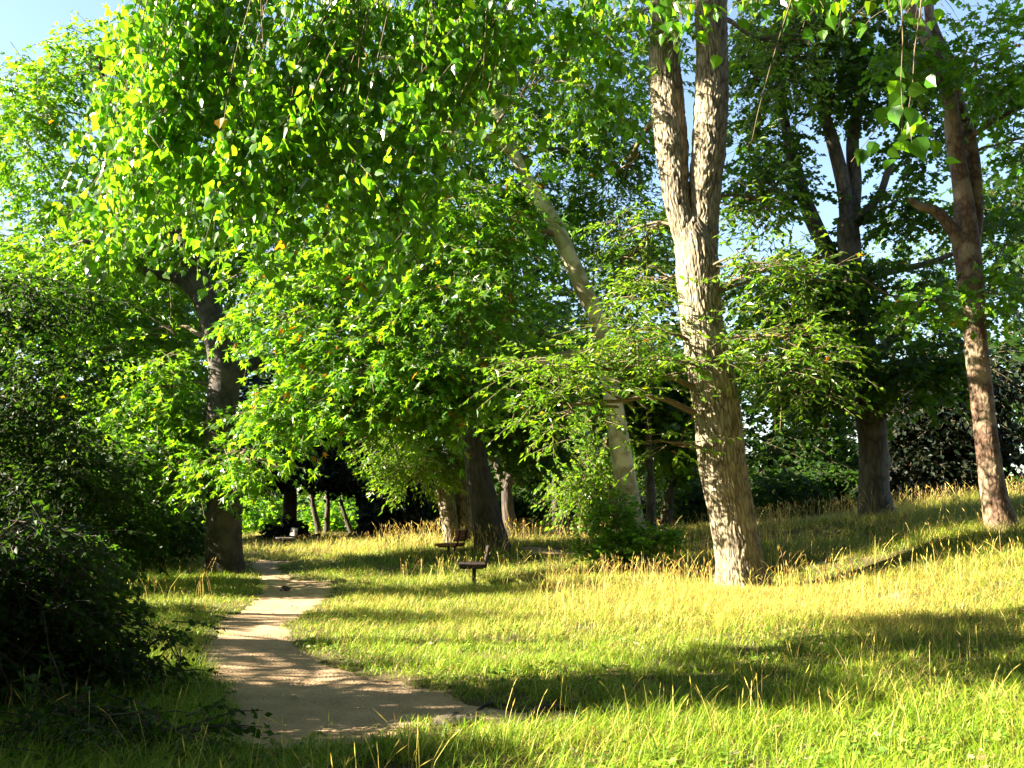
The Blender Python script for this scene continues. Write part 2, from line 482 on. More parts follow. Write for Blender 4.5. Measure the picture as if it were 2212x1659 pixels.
# seed stalks
def stalks(x, y, h, colr, w=.003, head=.07, hw=.012):
    n = len(x)
    base = np.stack([x, y, H(x, y) - .01], -1)
    az = rng.random(n) * 6.283; lean = rng.random(n) ** 1.5 * .8 + .05
    dx, dy = np.cos(az), np.sin(az)
    ph = rng.random(n) * 6.28
    sx, sy = np.cos(ph), np.sin(ph)
    rows = []
    for t, wv in ((0, 1), (.45, 1), (.8, .9)):
        c = base + np.stack([dx * lean * h * t ** 1.8, dy * lean * h * t ** 1.8, h * t], -1)
        rows += [c - np.stack([sx, sy, 0 * sx], -1) * w * wv, c + np.stack([sx, sy, 0 * sx], -1) * w * wv]
    top = base + np.stack([dx * lean * h, dy * lean * h, h * (1 - .05 * lean)], -1)
    mid = base + np.stack([dx * lean * h * .82, dy * lean * h * .82, h * .88], -1)
    rows += [mid - np.stack([sx, sy, 0 * sx], -1) * hw, mid + np.stack([sx, sy, 0 * sx], -1) * hw, top, mid - np.stack([sy, -sx, 0 * sx], -1) * hw, mid + np.stack([sy, -sx, 0 * sx], -1) * hw]
    V = np.stack(rows, 1).reshape(-1, 3); k = len(rows)
    b = np.arange(n)[:, None] * k
    F = [b + np.array([[0, 1, 3, 2]]), b + np.array([[2, 3, 5, 4]]), b + np.array([[4, 6, 8, 7]]), b + np.array([[4, 9, 8, 10]])]
    C = np.repeat(colr, k, 0)
    return V, F, C
parts = []
def stalk_zone(pxa, pxb, ya, yb, n, h0, h1, rust, wscale=1):
    y = ya + (yb - ya) * rng.random(n); px = pxa + (pxb - pxa) * rng.random(n)
    x = (px - CXP) / FPX * y
    k = (path_d(x, y) > .1) & (vn2(x, y, 1.2, 51) + .5 * rng.random(n) > .55)
    k &= rng.random(len(k)) < .5
    x, y = x[k], y[k]; n = len(x)
    h = h0 + (h1 - h0) * rng.random(n)
    c = np.where((rng.random(n) < rust)[:, None], RUST * 1.1, STRAW) * (.75 + .5 * rng.random((n, 1)))
    parts.append(stalks(x, y, h, c, (.0016 * wscale), .07, .0042 * wscale))
stalk_zone(1080, 2300, 6.4, 8.4, 300, .2, .42, .15)
stalk_zone(1500, 2400, 8.4, 13, 450, .25, .5, .2)
stalk_zone(380, 950, 5.0, 6.2, 90, .25, .5, .1)
stalk_zone(-200, 480, 6, 12, 260, .3, .6, .3)
stalk_zone(1150, 1950, 13, 19, 1000, .25, .5, .2, 1.6)
stalk_zone(1650, 2400, 15, 25, 1500, .3, .65, .25, 2)
stalk_zone(1600, 2500, 25, 34, 2400, .45, .85, .5, 2.6)
stalk_zone(1380, 1700, 20, 30, 1500, .4, .75, .55, 2.3)
stalk_zone(820, 1150, 26, 34, 1300, .5, .9, .5, 2.6)
stalk_zone(540, 900, 30, 42, 900, .25, .5, .4, 2.8)
stalk_zone(1100, 1450, 34, 50, 1300, .4, .8, .5, 3)
stalk_zone(1180, 1550, 17.5, 20.5, 700, .3, .6, .45, 1.8)
stalk_zone(200, 480, 15, 24, 260, .3, .55, .4, 1.8)
stalk_zone(860, 1400, 19, 27, 900, .3, .55, .2, 2)
V, F, C = merge(parts)
tag(mesh_np('seed_grass', V, F, M['grass'], colr=C), 'tall dry grass stalks with seed heads standing above the meadow', 'grass stalks', kind='stuff')

# litter and small stones on the path
n = 2600
k0 = rng.integers(0, 2, n)
lo = main_path.min(0); hi = main_path.max(0)
xx = lo[0] + (hi[0] - lo[0]) * rng.random(n * 6); yy = lo[1] + (hi[1] - lo[1]) * rng.random(n * 6) ** 1.3
pd = path_d(xx, yy); k = (pd < .05) & (rng.random(len(pd)) < (.25 + .75 * (pd > -.35)))
xx, yy = xx[k][:2600], yy[k][:2600]; n = len(xx)
oc = np.array([[1, 0, 0], [0, 1, 0], [-1, 0, 0], [0, -1, 0], [0, 0, .8], [.6, .5, .5], [-.5, .6, .45]])
of = np.array([[0, 5, 4], [5, 1, 4], [1, 6, 4], [6, 2, 4], [2, 3, 4], [3, 0, 4], [0, 1, 5], [1, 2, 6]])
s = .006 + .02 * rng.random(n) ** 4
ang = rng.random(n) * 6.28
q = oc[None] * (.6 + .6 * rng.random((n, len(oc), 1))) * s[:, None, None]
X = q[..., 0] * np.cos(ang)[:, None] - q[..., 1] * np.sin(ang)[:, None]; Yq = q[..., 0] * np.sin(ang)[:, None] + q[..., 1] * np.cos(ang)[:, None]
V = np.stack([X + xx[:, None], Yq + yy[:, None], q[..., 2] + (H(xx, yy) - .022)[:, None]], -1).reshape(-1, 3)
F = (np.arange(n)[:, None, None] * len(oc) + of[None]).reshape(-1, 3)
tag(mesh_np('gravel', V, [F], M['stone']), 'small stones and grit scattered on the dirt path', 'gravel', kind='stuff')

# ------------------------------------------------------------------ trunks, boughs
def resample(pts, step):
    pts = np.array(pts, float)
    Pp = np.vstack([2 * pts[0] - pts[1], pts, 2 * pts[-1] - pts[-2]])
    out = []
    for i in range(1, len(Pp) - 2):
        a, b, c, d = Pp[i - 1:i + 3]
        n = max(2, int(np.linalg.norm(c[:3] - b[:3]) / step))
        t = np.linspace(0, 1, n, endpoint=False)[:, None]
        out.append(.5 * (2 * b + (c - a) * t + (2 * a - 5 * b + 4 * c - d) * t ** 2 + (3 * b - a - 3 * c + d) * t ** 3))
    out.append(Pp[-2][None])
    r = np.vstack(out); r[:, 3] = np.maximum(r[:, 3], .002)
    return r

def tube(pts, sides=20, step=.15, lump=.06, fiss=0, flare=0, seed=0, cap=True, knots=()):
    """pts: (x,y,z,r). Returns V, [quads], vec"""
    c = resample(pts, step)
    n = len(c)
    t = np.gradient(c[:, :3], axis=0); t /= np.linalg.norm(t, axis=1)[:, None] + 1e-9
    ref = np.array([0, 1, 0]) if abs(t.mean(0)[1]) < .8 * np.linalg.norm(t.mean(0)) else np.array([1, 0, 0])
    uu = np.cross(t, ref); uu /= np.linalg.norm(uu, axis=1)[:, None] + 1e-9
    vv = np.cross(t, uu)
    L = np.concatenate([[0], np.cumsum(np.linalg.norm(np.diff(c[:, :3], axis=0), axis=1))])
    a = np.linspace(0, 2 * math.pi, sides, endpoint=False)
    ca, sa = np.cos(a), np.sin(a)
    r = c[:, 3][:, None] * np.ones(sides)
    rm = c[:, 3].mean() if not fiss else c[0, 3]
    vec = np.stack([ca[None] * r, sa[None] * r, L[:, None] * np.ones(sides)], -1)
    vs = np.stack([ca[None] * np.full((n, 1), rm), sa[None] * np.full((n, 1), rm), L[:, None] * np.ones(sides)], -1)
    r = r * (1 + lump * 2 * (vnoise(vs * [2.2, 2.2, 1.1] + seed, 61) - .5))
    if flare:
        root = 1 + flare * np.exp(-L / .35)[:, None] * (.6 + .8 * (.5 + .5 * np.cos(a * 5 + seed + 1.5 * np.sin(a * 2)))[None])
        r = r * root
    if fiss:
        wv = np.stack([vnoise(vs * [3, 3, 3.5], 65), vnoise(vs * [4, 4, 3], 66), vnoise(vs * [3, 3, 2], 67)], -1) * [.16, .16, .3]
        Q = np.array([[.36, .48, -.8], [-.8, .6, 0], [.48, .64, .6]])
        n1 = vnoise(((vs + wv) * [15, 15, 2.6]) @ Q + seed, 62); n2 = vnoise(((vs + wv) * [29, 29, 7]) @ Q + seed, 63); n3 = vnoise((vs * [60, 60, 25]) @ Q, 64)
        ridge = 1 - np.abs(2 * n1 - 1) ** .7
        ridge = ridge * .6 + (1 - np.abs(2 * n2 - 1)) * .3 + n3 * .15
        r = r - fiss * ridge
    V = c[:, None, :3] + r[..., None] * (ca[None, :, None] * uu[:, None] + sa[None, :, None] * vv[:, None])
    i = np.arange(n - 1)[:, None] * sides; j = np.arange(sides)[None]
    F = np.stack([i + j, i + (j + 1) % sides, i + sides + (j + 1) % sides, i + sides + j], -1).reshape(-1, 4)
    V = V.reshape(-1, 3); vec = vec.reshape(-1, 3)
    if cap:
        V = np.vstack([V, c[-1, :3][None] + t[-1] * c[-1, 3] * .5]); vec = np.vstack([vec, vec[-1:]])
        base = (n - 1) * sides; e = len(V) - 1
        Ft = np.stack([base + np.arange(sides), base + (np.arange(sides) + 1) % sides, np.full(sides, e)], -1)
        return V, [F, Ft], vec
    return V, [F], vec

def px_pts(rows, Y):
    """rows of (px, py, width px[, dY])"""
    out = []
    for r in rows:
        y = Y + (r[3] if len(r) > 3 else 0)
        p = P(r[0], r[1], y)
        out.append((*p, r[2] * .5 * y / FPX))
    return out

def grounded(pts, sink=.25):
    """continue the lowest point down into the ground"""
    a, b = np.array(pts[0]), np.array(pts[1])
    h = float(H(a[0], a[1]))
    d = (a - b)[:3]; d = d / max(1e-6, abs(d[2]))
    k = a[2] - (h - sink)
    if k > .02:
        q = a[:3] + d * k * np.array([.6, .6, 1]); return [(*q, a[3])] + list(pts)
    pts = [p for p in pts if p[2] > h - sink] or pts
    return [(a[0], a[1], h - sink, a[3])] + [p for p in pts if p[2] > h - sink + .1]

def wobble(p, amp, seed):
    r = random.Random(seed)
    q = [tuple(p[0])]
    for i in range(1, len(p) - 1):
        q.append((p[i][0] + r.uniform(-amp, amp), p[i][1] + r.uniform(-amp, amp), p[i][2] + r.uniform(-amp, amp) * .6, p[i][3]))
    return q + [tuple(p[-1])]

def bough(a, ra, b, rb, seed, arc=.12):
    a = np.array(a[:3], float); b = np.array(b, float); L = np.linalg.norm(b - a)
    n = 5; pts = []
    for i in range(n + 1):
        t = i / n; c = a + (b - a) * t; c[2] += arc * L * math.sin(math.pi * t * .9)
        pts.append((*c, ra + (rb - ra) * t ** .7))
    return wobble(pts, .05 * L, seed)

# ------------------------------------------------------------------ foliage
STAR_O = []
for k, (ang, ln) in enumerate([(-100, .42), (-62, .24), (-38, .95), (-20, .42), (0, 1.15), (20, .42), (38, .95), (62, .24), (100, .42)]):
    STAR_O.append((math.sin(R(ang * 1.25)) * ln * .55, .25 + math.cos(R(ang * 1.25)) * ln * .62, -.10 * ln))
TEMPL = {}
def templ(name, verts, tris):
    TEMPL[name] = (np.array(verts, float), np.array(tris))
templ('star', [(0, .2, .05)] + STAR_O + [(0, 0, 0)], [(0, i, i + 1) for i in range(1, 9)] + [(0, 9, 10), (0, 10, 1)])
templ('heart', [(0, .45, -.04), (0, 0, 0), (-.40, .12, .07), (-.44, .45, .08), (-.18, .8, 0), (0, 1.12, -.06), (.18, .8, 0), (.44, .45, .08), (.40, .12, .07)],
      [(0, i, i + 1) for i in range(1, 8)] + [(0, 8, 1)])
templ('lance', [(0, 0, 0), (-.19, .42, .07), (0, 1, -.1), (.19, .42, .07)], [(0, 2, 1), (0, 3, 2)])
templ('oval', [(0, 0, 0), (-.3, .45, .07), (0, 1, -.05), (.3, .45, .07)], [(0, 2, 1), (0, 3, 2)])
templ('lobed', [(0, 0, 0), (-.42, .3, .08), (-.16, .45, 0), (-.4, .8, .04), (0, 1.05, -.06), (.4, .8, .04), (.16, .45, 0), (.42, .3, .08)],
      [(0, 2, 1), (0, 7, 6), (0, 6, 2), (2, 4, 3), (2, 6, 4), (6, 5, 4)])

def nrm(v):
    return v / (np.linalg.norm(v, axis=-1, keepdims=True) + 1e-9)

def place_leaves(cen, axis, nor, size, kind, tint):
    T, tri = TEMPL[kind]
    axis = nrm(axis); side = nrm(np.cross(axis, nor)); nn = np.cross(side, axis)
    V = cen[:, None] + size[:, None, None] * (T[None, :, 0:1] * side[:, None] + T[None, :, 1:2] * axis[:, None] + T[None, :, 2:3] * nn[:, None])
    F = (np.arange(len(cen))[:, None, None] * len(T) + tri[None]).reshape(-1, 3)
    return V.reshape(-1, 3), F, np.repeat(tint, len(T), 0)

def leaf_tint(n, brown=.006, yellow=.05, spread=.35):
    t = np.ones((n, 3)) * (1 - spread / 2 + spread * rng.random((n, 1)))
    t[:, 0] *= .85 + .4 * rng.random(n)
    k = rng.random(n) < yellow; t[k] *= [1.4, 1.15, .8]
    k = rng.random(n) < brown; t[k] = np.array([4.2, .75, .6]) * (.5 + .6 * rng.random((k.sum(), 1)))
    return t

def sprays(blobs, kind, size, per, length, droop=.35, gap=.38, gs=.9, up=.75, seed=0, brown=.004, yellow=.05, flat=.5, shell=.45):
    """blobs: (centre xyz, radii xyz, number of twigs). Returns leaves and twig tubes"""
    Ls, Ts = [], []
    for bi, (cen, rad, n) in enumerate(blobs):
        cen = np.array(cen); rad = np.array(rad)
        m = int(n * 2.2)
        d = nrm(rng.normal(size=(m, 3))); rr = rng.random(m) ** shell
        o = cen + d * rad * (rr * (.62 + .85 * vnoise(d * 2.1 + seed * 3.1 + bi * 1.7, 73)))[:, None]
        ns = vnoise(o * gs + 17.3 * seed, 71) * .65 + vnoise(o * gs * 2.7, 72) * .35
        o_, d_ = o[ns > gap][:n], d[ns > gap][:n]
        m = len(o_)
        if m == 0: continue
        dirv = nrm(d_ * [1, 1, .35] * .8 + rng.normal(size=(m, 3)) * [.6, .6, .25])
        dirv[:, 2] = dirv[:, 2] - droop
        dirv = nrm(dirv)
        ln = length * (.5 + .8 * rng.random(m))
        t = np.linspace(.12, 1, per)[None, :] + rng.normal(0, .03, (m, per))
        sag = -(droop * .8 + .1) * ln[:, None] * t ** 2 * .6
        pos = o_[:, None] + dirv[:, None] * (ln[:, None] * t)[..., None]
        pos[..., 2] += sag
        hor = nrm(np.cross(dirv, [0, 0, 1]) + 1e-4)
        sgn = np.where(np.arange(per) % 2 == 0, 1, -1)[None, :, None]
        ax = dirv[:, None] * .7 + hor[:, None] * sgn * (.9) + rng.normal(0, .35, (m, per, 3)); ax[..., 2] -= .3 + droop * .4
        nor = np.array([0, 0, up]) + rng.normal(0, flat, (m, per, 3))
        pos = pos.reshape(-1, 3) + rng.normal(0, .02, (m * per, 3))
        sz = size * (.55 + .7 * rng.random(m * per))
        # clump tint: young shoots paler, whole twigs differ
        tint = leaf_tint(m * per, brown, yellow) * np.repeat(.8 + .45 * rng.random((m, 1)), per, 0)
        Ls.append(place_leaves(pos, ax.reshape(-1, 3), nor.reshape(-1, 3), sz, kind, tint))
        # twigs: three rings of three
        rw = []
        rad0 = .006 + .004 * length
        for tt, r_ in ((-.15, 1), (.5, .7), (1, .3)):
            c = o_ + dirv * (ln * tt)[:, None]; c[:, 2] += -(droop * .8 + .1) * ln * tt * abs(tt) * .6
            for a in (0, 2.09, 4.19):
                rw.append(c + rad0 * r_ * (math.cos(a) * hor + math.sin(a) * np.cross(dirv, hor)))
        tv = np.stack(rw, 1).reshape(-1, 3); b = np.arange(m)[:, None] * 9
        q = []
        for s in (0, 3):
            for j in range(3):
                q.append([s + j, s + (j + 1) % 3, s + 3 + (j + 1) % 3, s + 3 + j])
        tf = (b[:, :, None] + np.array(q)[None]).reshape(-1, 4)
        Ts.append((tv, tf))
    return Ls, Ts

def px_blob(px, py, Y, rx, ry, rym, n):
    c = P(px, py, Y)
    return (c, (rx * Y / FPX, rym, ry * Y / FPX), n)

SIDE_LBL = {}
def tree(name, label, cat, group, trunks, bark, blobs=(), leaf='plane_leaf', kind='star', size=.2, per=9, length=.8, boughs=True, sides=20, step=.15, fiss=0, flare=.25, lump=.06, ntw=1,
         seed=0, anchor=None, limbs=(), **kw):
    """trunks: list of point lists (x,y,z,r), the first one grounded. limbs: separate named limb parts"""
    base = trunks[0][0]
    org = (base[0], base[1], float(H(base[0], base[1])))
    root = empty(name, org, label, cat, group)
    Vs, Fd, vecs, o = [], {}, [], 0
    def add(res):
        nonlocal o
        V, F, vec = res
        Vs.append(V); vecs.append(vec)
        for f in F: Fd.setdefault(f.shape[1], []).append(f + o)
        o += len(V)
    def flush(nm, mat):
        nonlocal Vs, Fd, vecs, o
        if Vs:
            mesh_np(nm, np.concatenate(Vs), [np.concatenate(f) for f in Fd.values()], mat, root, True, vec=np.concatenate(vecs), origin=org)
        Vs, Fd, vecs, o = [], {}, [], 0
    for i, t in enumerate(trunks):
        add(tube(t, sides, step, lump, fiss, flare if i == 0 else 0, seed + i * 3.7))
    flush('trunk', M[bark])
    for t in limbs:
        add(tube(t, max(8, sides // 2), step, lump, fiss * .5, 0, seed + 9))
        flush('limb', M[bark])
    if blobs:
        # boughs from the nearest trunk point to each foliage mass
        allp = np.array([p for t in list(trunks) + list(limbs) for p in resample(t, .4)[2:]])
        rr = random.Random(seed + 1)
        for bi, (c, rad, n) in enumerate(blobs):
            c = np.array(c)
            if boughs:
                d = np.linalg.norm(allp[:, :3] - c, axis=1) + 1.2 * np.maximum(0, allp[:, 2] - c[2]) + (allp[:, 2] < c[2] - 4) * 2
                d = d + .0
                a = allp[d.argmin()]
                L = np.linalg.norm(a[:3] - c)
                r0 = min(a[3] * .5, .02 + L * .018)
                add(tube(bough(a, r0, c, r0 * .35, seed * 13 + bi, .10), 8, .25, .05))
                for k in range(3 + int(max(rad) * 1.3)):
                    e = c + np.array([rr.gauss(0, .55) * rad[0], rr.gauss(0, .5) * rad[1], rr.gauss(0, .5) * rad[2]])
                    s_ = a[:3] + (c - a[:3]) * rr.uniform(.45, 1.0); s_[2] += .1 * L * .5
                    add(tube(bough(s_, r0 * .4, e, .006, seed * 31 + bi * 7 + k, .08), 5, .3, .0))
        Ls, Ts = sprays(blobs, kind, size, per, length, seed=seed, **kw)
        for tv, tf in Ts:
            add((tv, [tf], tv))
        flush('branches', M['twig'] if bark != 'plane_bark' else M['twig'])
        off = 0; Vv, Ff, Cc = [], [], []
        for V, F, C in Ls:
            Vv.append(V); Ff.append(F + off); Cc.append(C); off += len(V)
        if Vv:
            mesh_np('crown', np.concatenate(Vv), [np.concatenate(Ff)], M[leaf], root, False, colr=np.concatenate(Cc), origin=org)
    return root

# ---- the forked poplar on the right
pY = 19.4
pt = grounded(px_pts([(1606, 1268, 112), (1592, 1180, 104), (1578, 1100, 104), (1560, 1000, 108), (1546, 860, 108), (1516, 700, 100), (1505, 560, 100), (1494, 490, 84, .05), (1488, 455, 30, .1)], pY))
ps1 = px_pts([(1512, 640, 60), (1490, 540, 66), (1462, 430, 66), (1450, 300, 80, .1), (1436, 150, 78, .2), (1436, 20, 70, .4), (1425, -120, 62, .8), (1400, -300, 50, 1.2)], pY)
ps2 = px_pts([(1520, 640, 62), (1520, 540, 70), (1521, 440, 76), (1532, 300, 84, -.1), (1538, 150, 80, -.1), (1535, 0, 80, -.1), (1540, -150, 66), (1560, -330, 50)], pY)
tree('poplar_tree', 'thick forked tree with deeply furrowed grey bark leaning left at the middle right', 'tree', None, [pt, ps1, ps2], 'poplar_bark',
     [px_blob(1270, 805, 18.5, 200, 75, .8, 130), px_blob(1370, 720, 18.9, 90, 90, .6, 86), px_blob(1340, 580, 24.0, 130, 140, .8, 224), px_blob(1350, 400, 24, 120, 160, .9, 210), px_blob(1390, 620, 20.2, 50, 90, .5, 49), px_blob(1360, 500, 20.4, 50, 60, .5, 28),
      px_blob(1210, 890, 18.5, 110, 70, .6, 56), px_blob(1660, 590, 18.5, 100, 70, .6, 38), px_blob(1700, 735, 18.5, 100, 75, .6, 69), px_blob(1730, 790, 18.8, 110, 110, .8, 95), px_blob(1740, 610, 19.2, 120, 60, .8, 52),
      px_blob(1480, 790, 18.4, 80, 26, .3, 17), px_blob(1560, 770, 18.5, 50, 22, .3, 11), px_blob(1590, 560, 18.5, 60, 30, .3, 13), px_blob(1440, 960, 18.6, 80, 35, .4, 14), px_blob(1650, 440, 20.3, 80, 150, .9, 77), px_blob(1690, 120, 21.3, 120, 140, 1.0, 154), px_blob(1430, 40, 18.8, 60, 60, .5, 49), ((5, 19.5, 15.5), (4, 4, 1.8), 294)],
     'poplar_leaf', 'lance', .165, 10, .75, sides=230, step=.03, fiss=.055, flare=.34, lump=.03, seed=1, droop=.10, gap=.42, gs=1.9, brown=.003, yellow=.06)

# ---- slender pale leaning tree
sY = 23.0
st = grounded(px_pts([(1372, 1160, 52), (1362, 1100, 49), (1345, 1000, 45), (1328, 890, 41), (1312, 790, 36), (1290, 690, 37), (1258, 620, 38), (1228, 550, 36), (1190, 470, 35), (1140, 390, 29), (1100, 310, 25), (1070, 230, 23), (1040, 120, 22), (1000, 30, 18), (960, -80, 14)], sY))
lb = [px_pts([(1308, 775, 26), (1260, 762, 22), (1190, 775, 20, -.3), (1110, 790, 16, -.6), (1040, 770, 12, -.9), (960, 800, 9, -1.2)], sY),
      px_pts([(1110, 330, 24), (1060, 300, 20, -.3), (980, 290, 15, -.6), (860, 300, 11, -.9)], sY),
      px_pts([(1060, 200, 20), (980, 150, 15, -.3), (880, 125, 11, -.4), (780, 130, 8, -.4)], sY)]
tree('plane_tree', 'slender cream-barked tree bending left through the middle of the view, above the green bush', 'tree', None, [st], 'plane_bark',
     [px_blob(830, 800, 21.3, 190, 100, .6, 296), px_blob(670, 880, 21.5, 140, 60, .5, 148), px_blob(980, 830, 21.4, 130, 90, .6, 199), px_blob(770, 690, 21.9, 180, 110, .6, 281),
      px_blob(970, 620, 21.2, 160, 120, .7, 281), px_blob(940, 480, 21.8, 220, 100, .7, 310), px_blob(1080, 440, 24.0, 170, 90, .8, 192), px_blob(820, 340, 23, 280, 130, .8, 384),
      px_blob(1150, 230, 24.2, 280, 160, 1.2, 370), px_blob(860, 80, 23.6, 260, 130, 1.0, 310), px_blob(1280, 330, 24.4, 130, 120, 1.0, 162), px_blob(620, 640, 22.6, 130, 140, .5, 170), px_blob(1130, 700, 24.2, 120, 80, .8, 118),
      px_blob(1330, 120, 24.8, 150, 120, 1.1, 162), px_blob(720, 530, 22.8, 160, 90, .6, 222), px_blob(620, 350, 24.6, 130, 150, 1.0, 177), px_blob(870, 860, 21.4, 150, 50, .4, 118), ((.5, 21, 11), (3.5, 3, 1.6), 244)],
     'plane_leaf', 'star', .24, 9, .85, sides=40, step=.1, flare=.1, lump=.05, seed=2, limbs=lb, gap=.44, gs=1.5, brown=.012)

# ---- big old tree at the left of the path
lY = 25.0
lt = grounded(px_pts([(486, 1225, 80), (484, 1150, 76), (486, 1060, 76), (482, 960, 74), (480, 880, 68), (484, 800, 66), (472, 730, 62), (448, 660, 54), (425, 600, 48), (405, 540, 42), (395, 450, 36), (400, 300, 28), (420, 150, 20)], lY))
lb = [px_pts([(486, 770, 40), (530, 720, 34, -.2), (590, 690, 28, -.6), (660, 680, 20, -1), (740, 690, 12, -1.4)], lY),
      px_pts([(430, 640, 30), (380, 600, 24, -.3), (320, 590, 20, -.6), (250, 540, 16, -1), (180, 520, 10, -1.2)], lY),
      px_pts([(492, 830, 34), (540, 790, 28, .3), (600, 770, 20, .7), (680, 740, 12, 1.2)], lY),
      px_pts([(408, 540, 26), (350, 470, 20), (260, 300, 14, -.2), (210, 120, 10)], lY)]
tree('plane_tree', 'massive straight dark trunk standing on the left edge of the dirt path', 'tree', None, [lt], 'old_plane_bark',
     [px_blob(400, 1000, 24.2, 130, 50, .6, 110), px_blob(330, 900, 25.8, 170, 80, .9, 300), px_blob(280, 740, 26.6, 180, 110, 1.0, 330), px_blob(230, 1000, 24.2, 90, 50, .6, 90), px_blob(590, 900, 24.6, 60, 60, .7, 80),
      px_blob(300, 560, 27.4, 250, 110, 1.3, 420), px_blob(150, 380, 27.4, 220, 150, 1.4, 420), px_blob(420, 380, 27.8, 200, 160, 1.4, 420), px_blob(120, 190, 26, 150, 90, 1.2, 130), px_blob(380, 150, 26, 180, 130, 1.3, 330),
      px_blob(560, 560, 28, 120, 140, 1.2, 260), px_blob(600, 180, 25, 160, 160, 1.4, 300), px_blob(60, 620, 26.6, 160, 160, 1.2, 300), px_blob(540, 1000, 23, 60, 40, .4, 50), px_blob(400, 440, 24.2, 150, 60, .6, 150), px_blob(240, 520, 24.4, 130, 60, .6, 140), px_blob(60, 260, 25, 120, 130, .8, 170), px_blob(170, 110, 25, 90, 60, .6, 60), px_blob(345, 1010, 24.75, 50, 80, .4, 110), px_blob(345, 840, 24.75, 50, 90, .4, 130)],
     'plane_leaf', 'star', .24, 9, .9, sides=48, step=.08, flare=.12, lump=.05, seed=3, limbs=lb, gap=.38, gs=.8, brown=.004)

# ---- dark leaning trunk in the middle distance
dt = grounded(px_pts([(1064, 1185, 78), (1052, 1120, 66), (1038, 1050, 58), (1022, 960, 50), (1008, 880, 46), (1000, 780, 42), (980, 660, 36), (960, 500, 28)], 27.5))
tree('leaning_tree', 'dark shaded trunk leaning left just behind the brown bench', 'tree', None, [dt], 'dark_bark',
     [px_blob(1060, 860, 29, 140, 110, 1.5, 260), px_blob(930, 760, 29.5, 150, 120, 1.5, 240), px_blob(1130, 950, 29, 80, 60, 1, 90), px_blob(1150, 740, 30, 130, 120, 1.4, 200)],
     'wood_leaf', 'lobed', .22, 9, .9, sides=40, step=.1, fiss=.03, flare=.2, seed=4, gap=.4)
tw = grounded(px_pts([(976, 1175, 36), (970, 1120, 38), (962, 1070, 42), (950, 1020, 36), (935, 960, 28)], 31))
tw2 = px_pts([(1000, 1175, 40), (1000, 1100, 40), (990, 1000, 38), (980, 900, 32)], 31.4)
tree('twin_stem_tree', 'pale furrowed trunk with a dark second stem, behind the red bench', 'tree', None, [tw, tw2], 'poplar_bark',
     [px_blob(900, 1010, 29.8, 80, 45, .8, 220), px_blob(960, 985, 29.6, 70, 40, .6, 150), px_blob(860, 960, 30.5, 80, 60, .8, 180)],
     'poplar_leaf', 'lance', .17, 10, .7, sides=40, step=.1, fiss=.04, flare=.15, seed=5, yellow=.15, gap=.34)

# ---- tree with several upright limbs on the right
rY = 27.0
rt = grounded(px_pts([(1894, 1108, 74), (1888, 1050, 64), (1886, 960, 62), (1880, 880, 66), (1870, 780, 60), (1850, 680, 54), (1840, 600, 50), (1834, 520, 48), (1830, 470, 42)], rY))
rl = [px_pts([(1832, 500, 34), (1822, 400, 32), (1800, 310, 28), (1775, 220, 22), (1760, 100, 16)], rY),
      px_pts([(1838, 500, 34), (1846, 400, 32, .2), (1842, 300, 26, .3), (1858, 180, 20, .4), (1870, 40, 14)], rY),
      px_pts([(1850, 640, 40, .1), (1800, 560, 34, .4), (1762, 490, 34, .6), (1735, 420, 30, .8), (1708, 320, 26, 1), (1690, 230, 20, 1), (1680, 100, 14, 1)], rY),
      px_pts([(1850, 480, 26, -.1), (1900, 420, 18, -.2), (1930, 340, 14, -.4), (1990, 250, 10, -.6)], rY),
      px_pts([(1868, 780, 36, .2), (1910, 750, 26, .4), (1950, 700, 20, .6), (2010, 640, 12, .8)], rY),
      px_pts([(1850, 620, 26), (1910, 590, 20, -.3), (2000, 570, 13, -.7), (2080, 540, 9, -1)], rY)]
tree('maple_tree', 'dark many-limbed tree on the rise at the right, its upright limbs against the sky', 'tree', None, [rt], 'grey_bark',
     [px_blob(1700, 640, 26, 150, 70, 1.2, 150), px_blob(1920, 620, 25.6, 160, 80, 1.2, 200), px_blob(1660, 400, 27, 100, 70, 1.2, 130), px_blob(1730, 150, 26.5, 160, 110, 1.4, 280), px_blob(1930, 170, 26.5, 120, 90, 1.4, 210),
      px_blob(1950, 460, 27, 70, 60, 1, 90), px_blob(1800, 60, 26, 200, 80, 1.4, 260), px_blob(1780, 800, 26.4, 130, 90, 1.3, 240), px_blob(1980, 780, 26.4, 120, 100, 1.3, 220), px_blob(1760, 560, 28, 60, 50, 1, 60), px_blob(1660, 290, 27.8, 90, 80, 1, 90), px_blob(1980, 330, 27.6, 70, 60, .9, 60), px_blob(2130, 480, 27, 90, 80, 1, 90), px_blob(2140, 220, 27, 80, 90, 1, 100), ((9.5, 27, 17), (4, 3.5, 1.5), 350)],
     'wood_leaf', 'lobed', .20, 9, .85, sides=36, step=.1, flare=.15, lump=.08, seed=6, limbs=rl, gap=.42, gs=1.0)

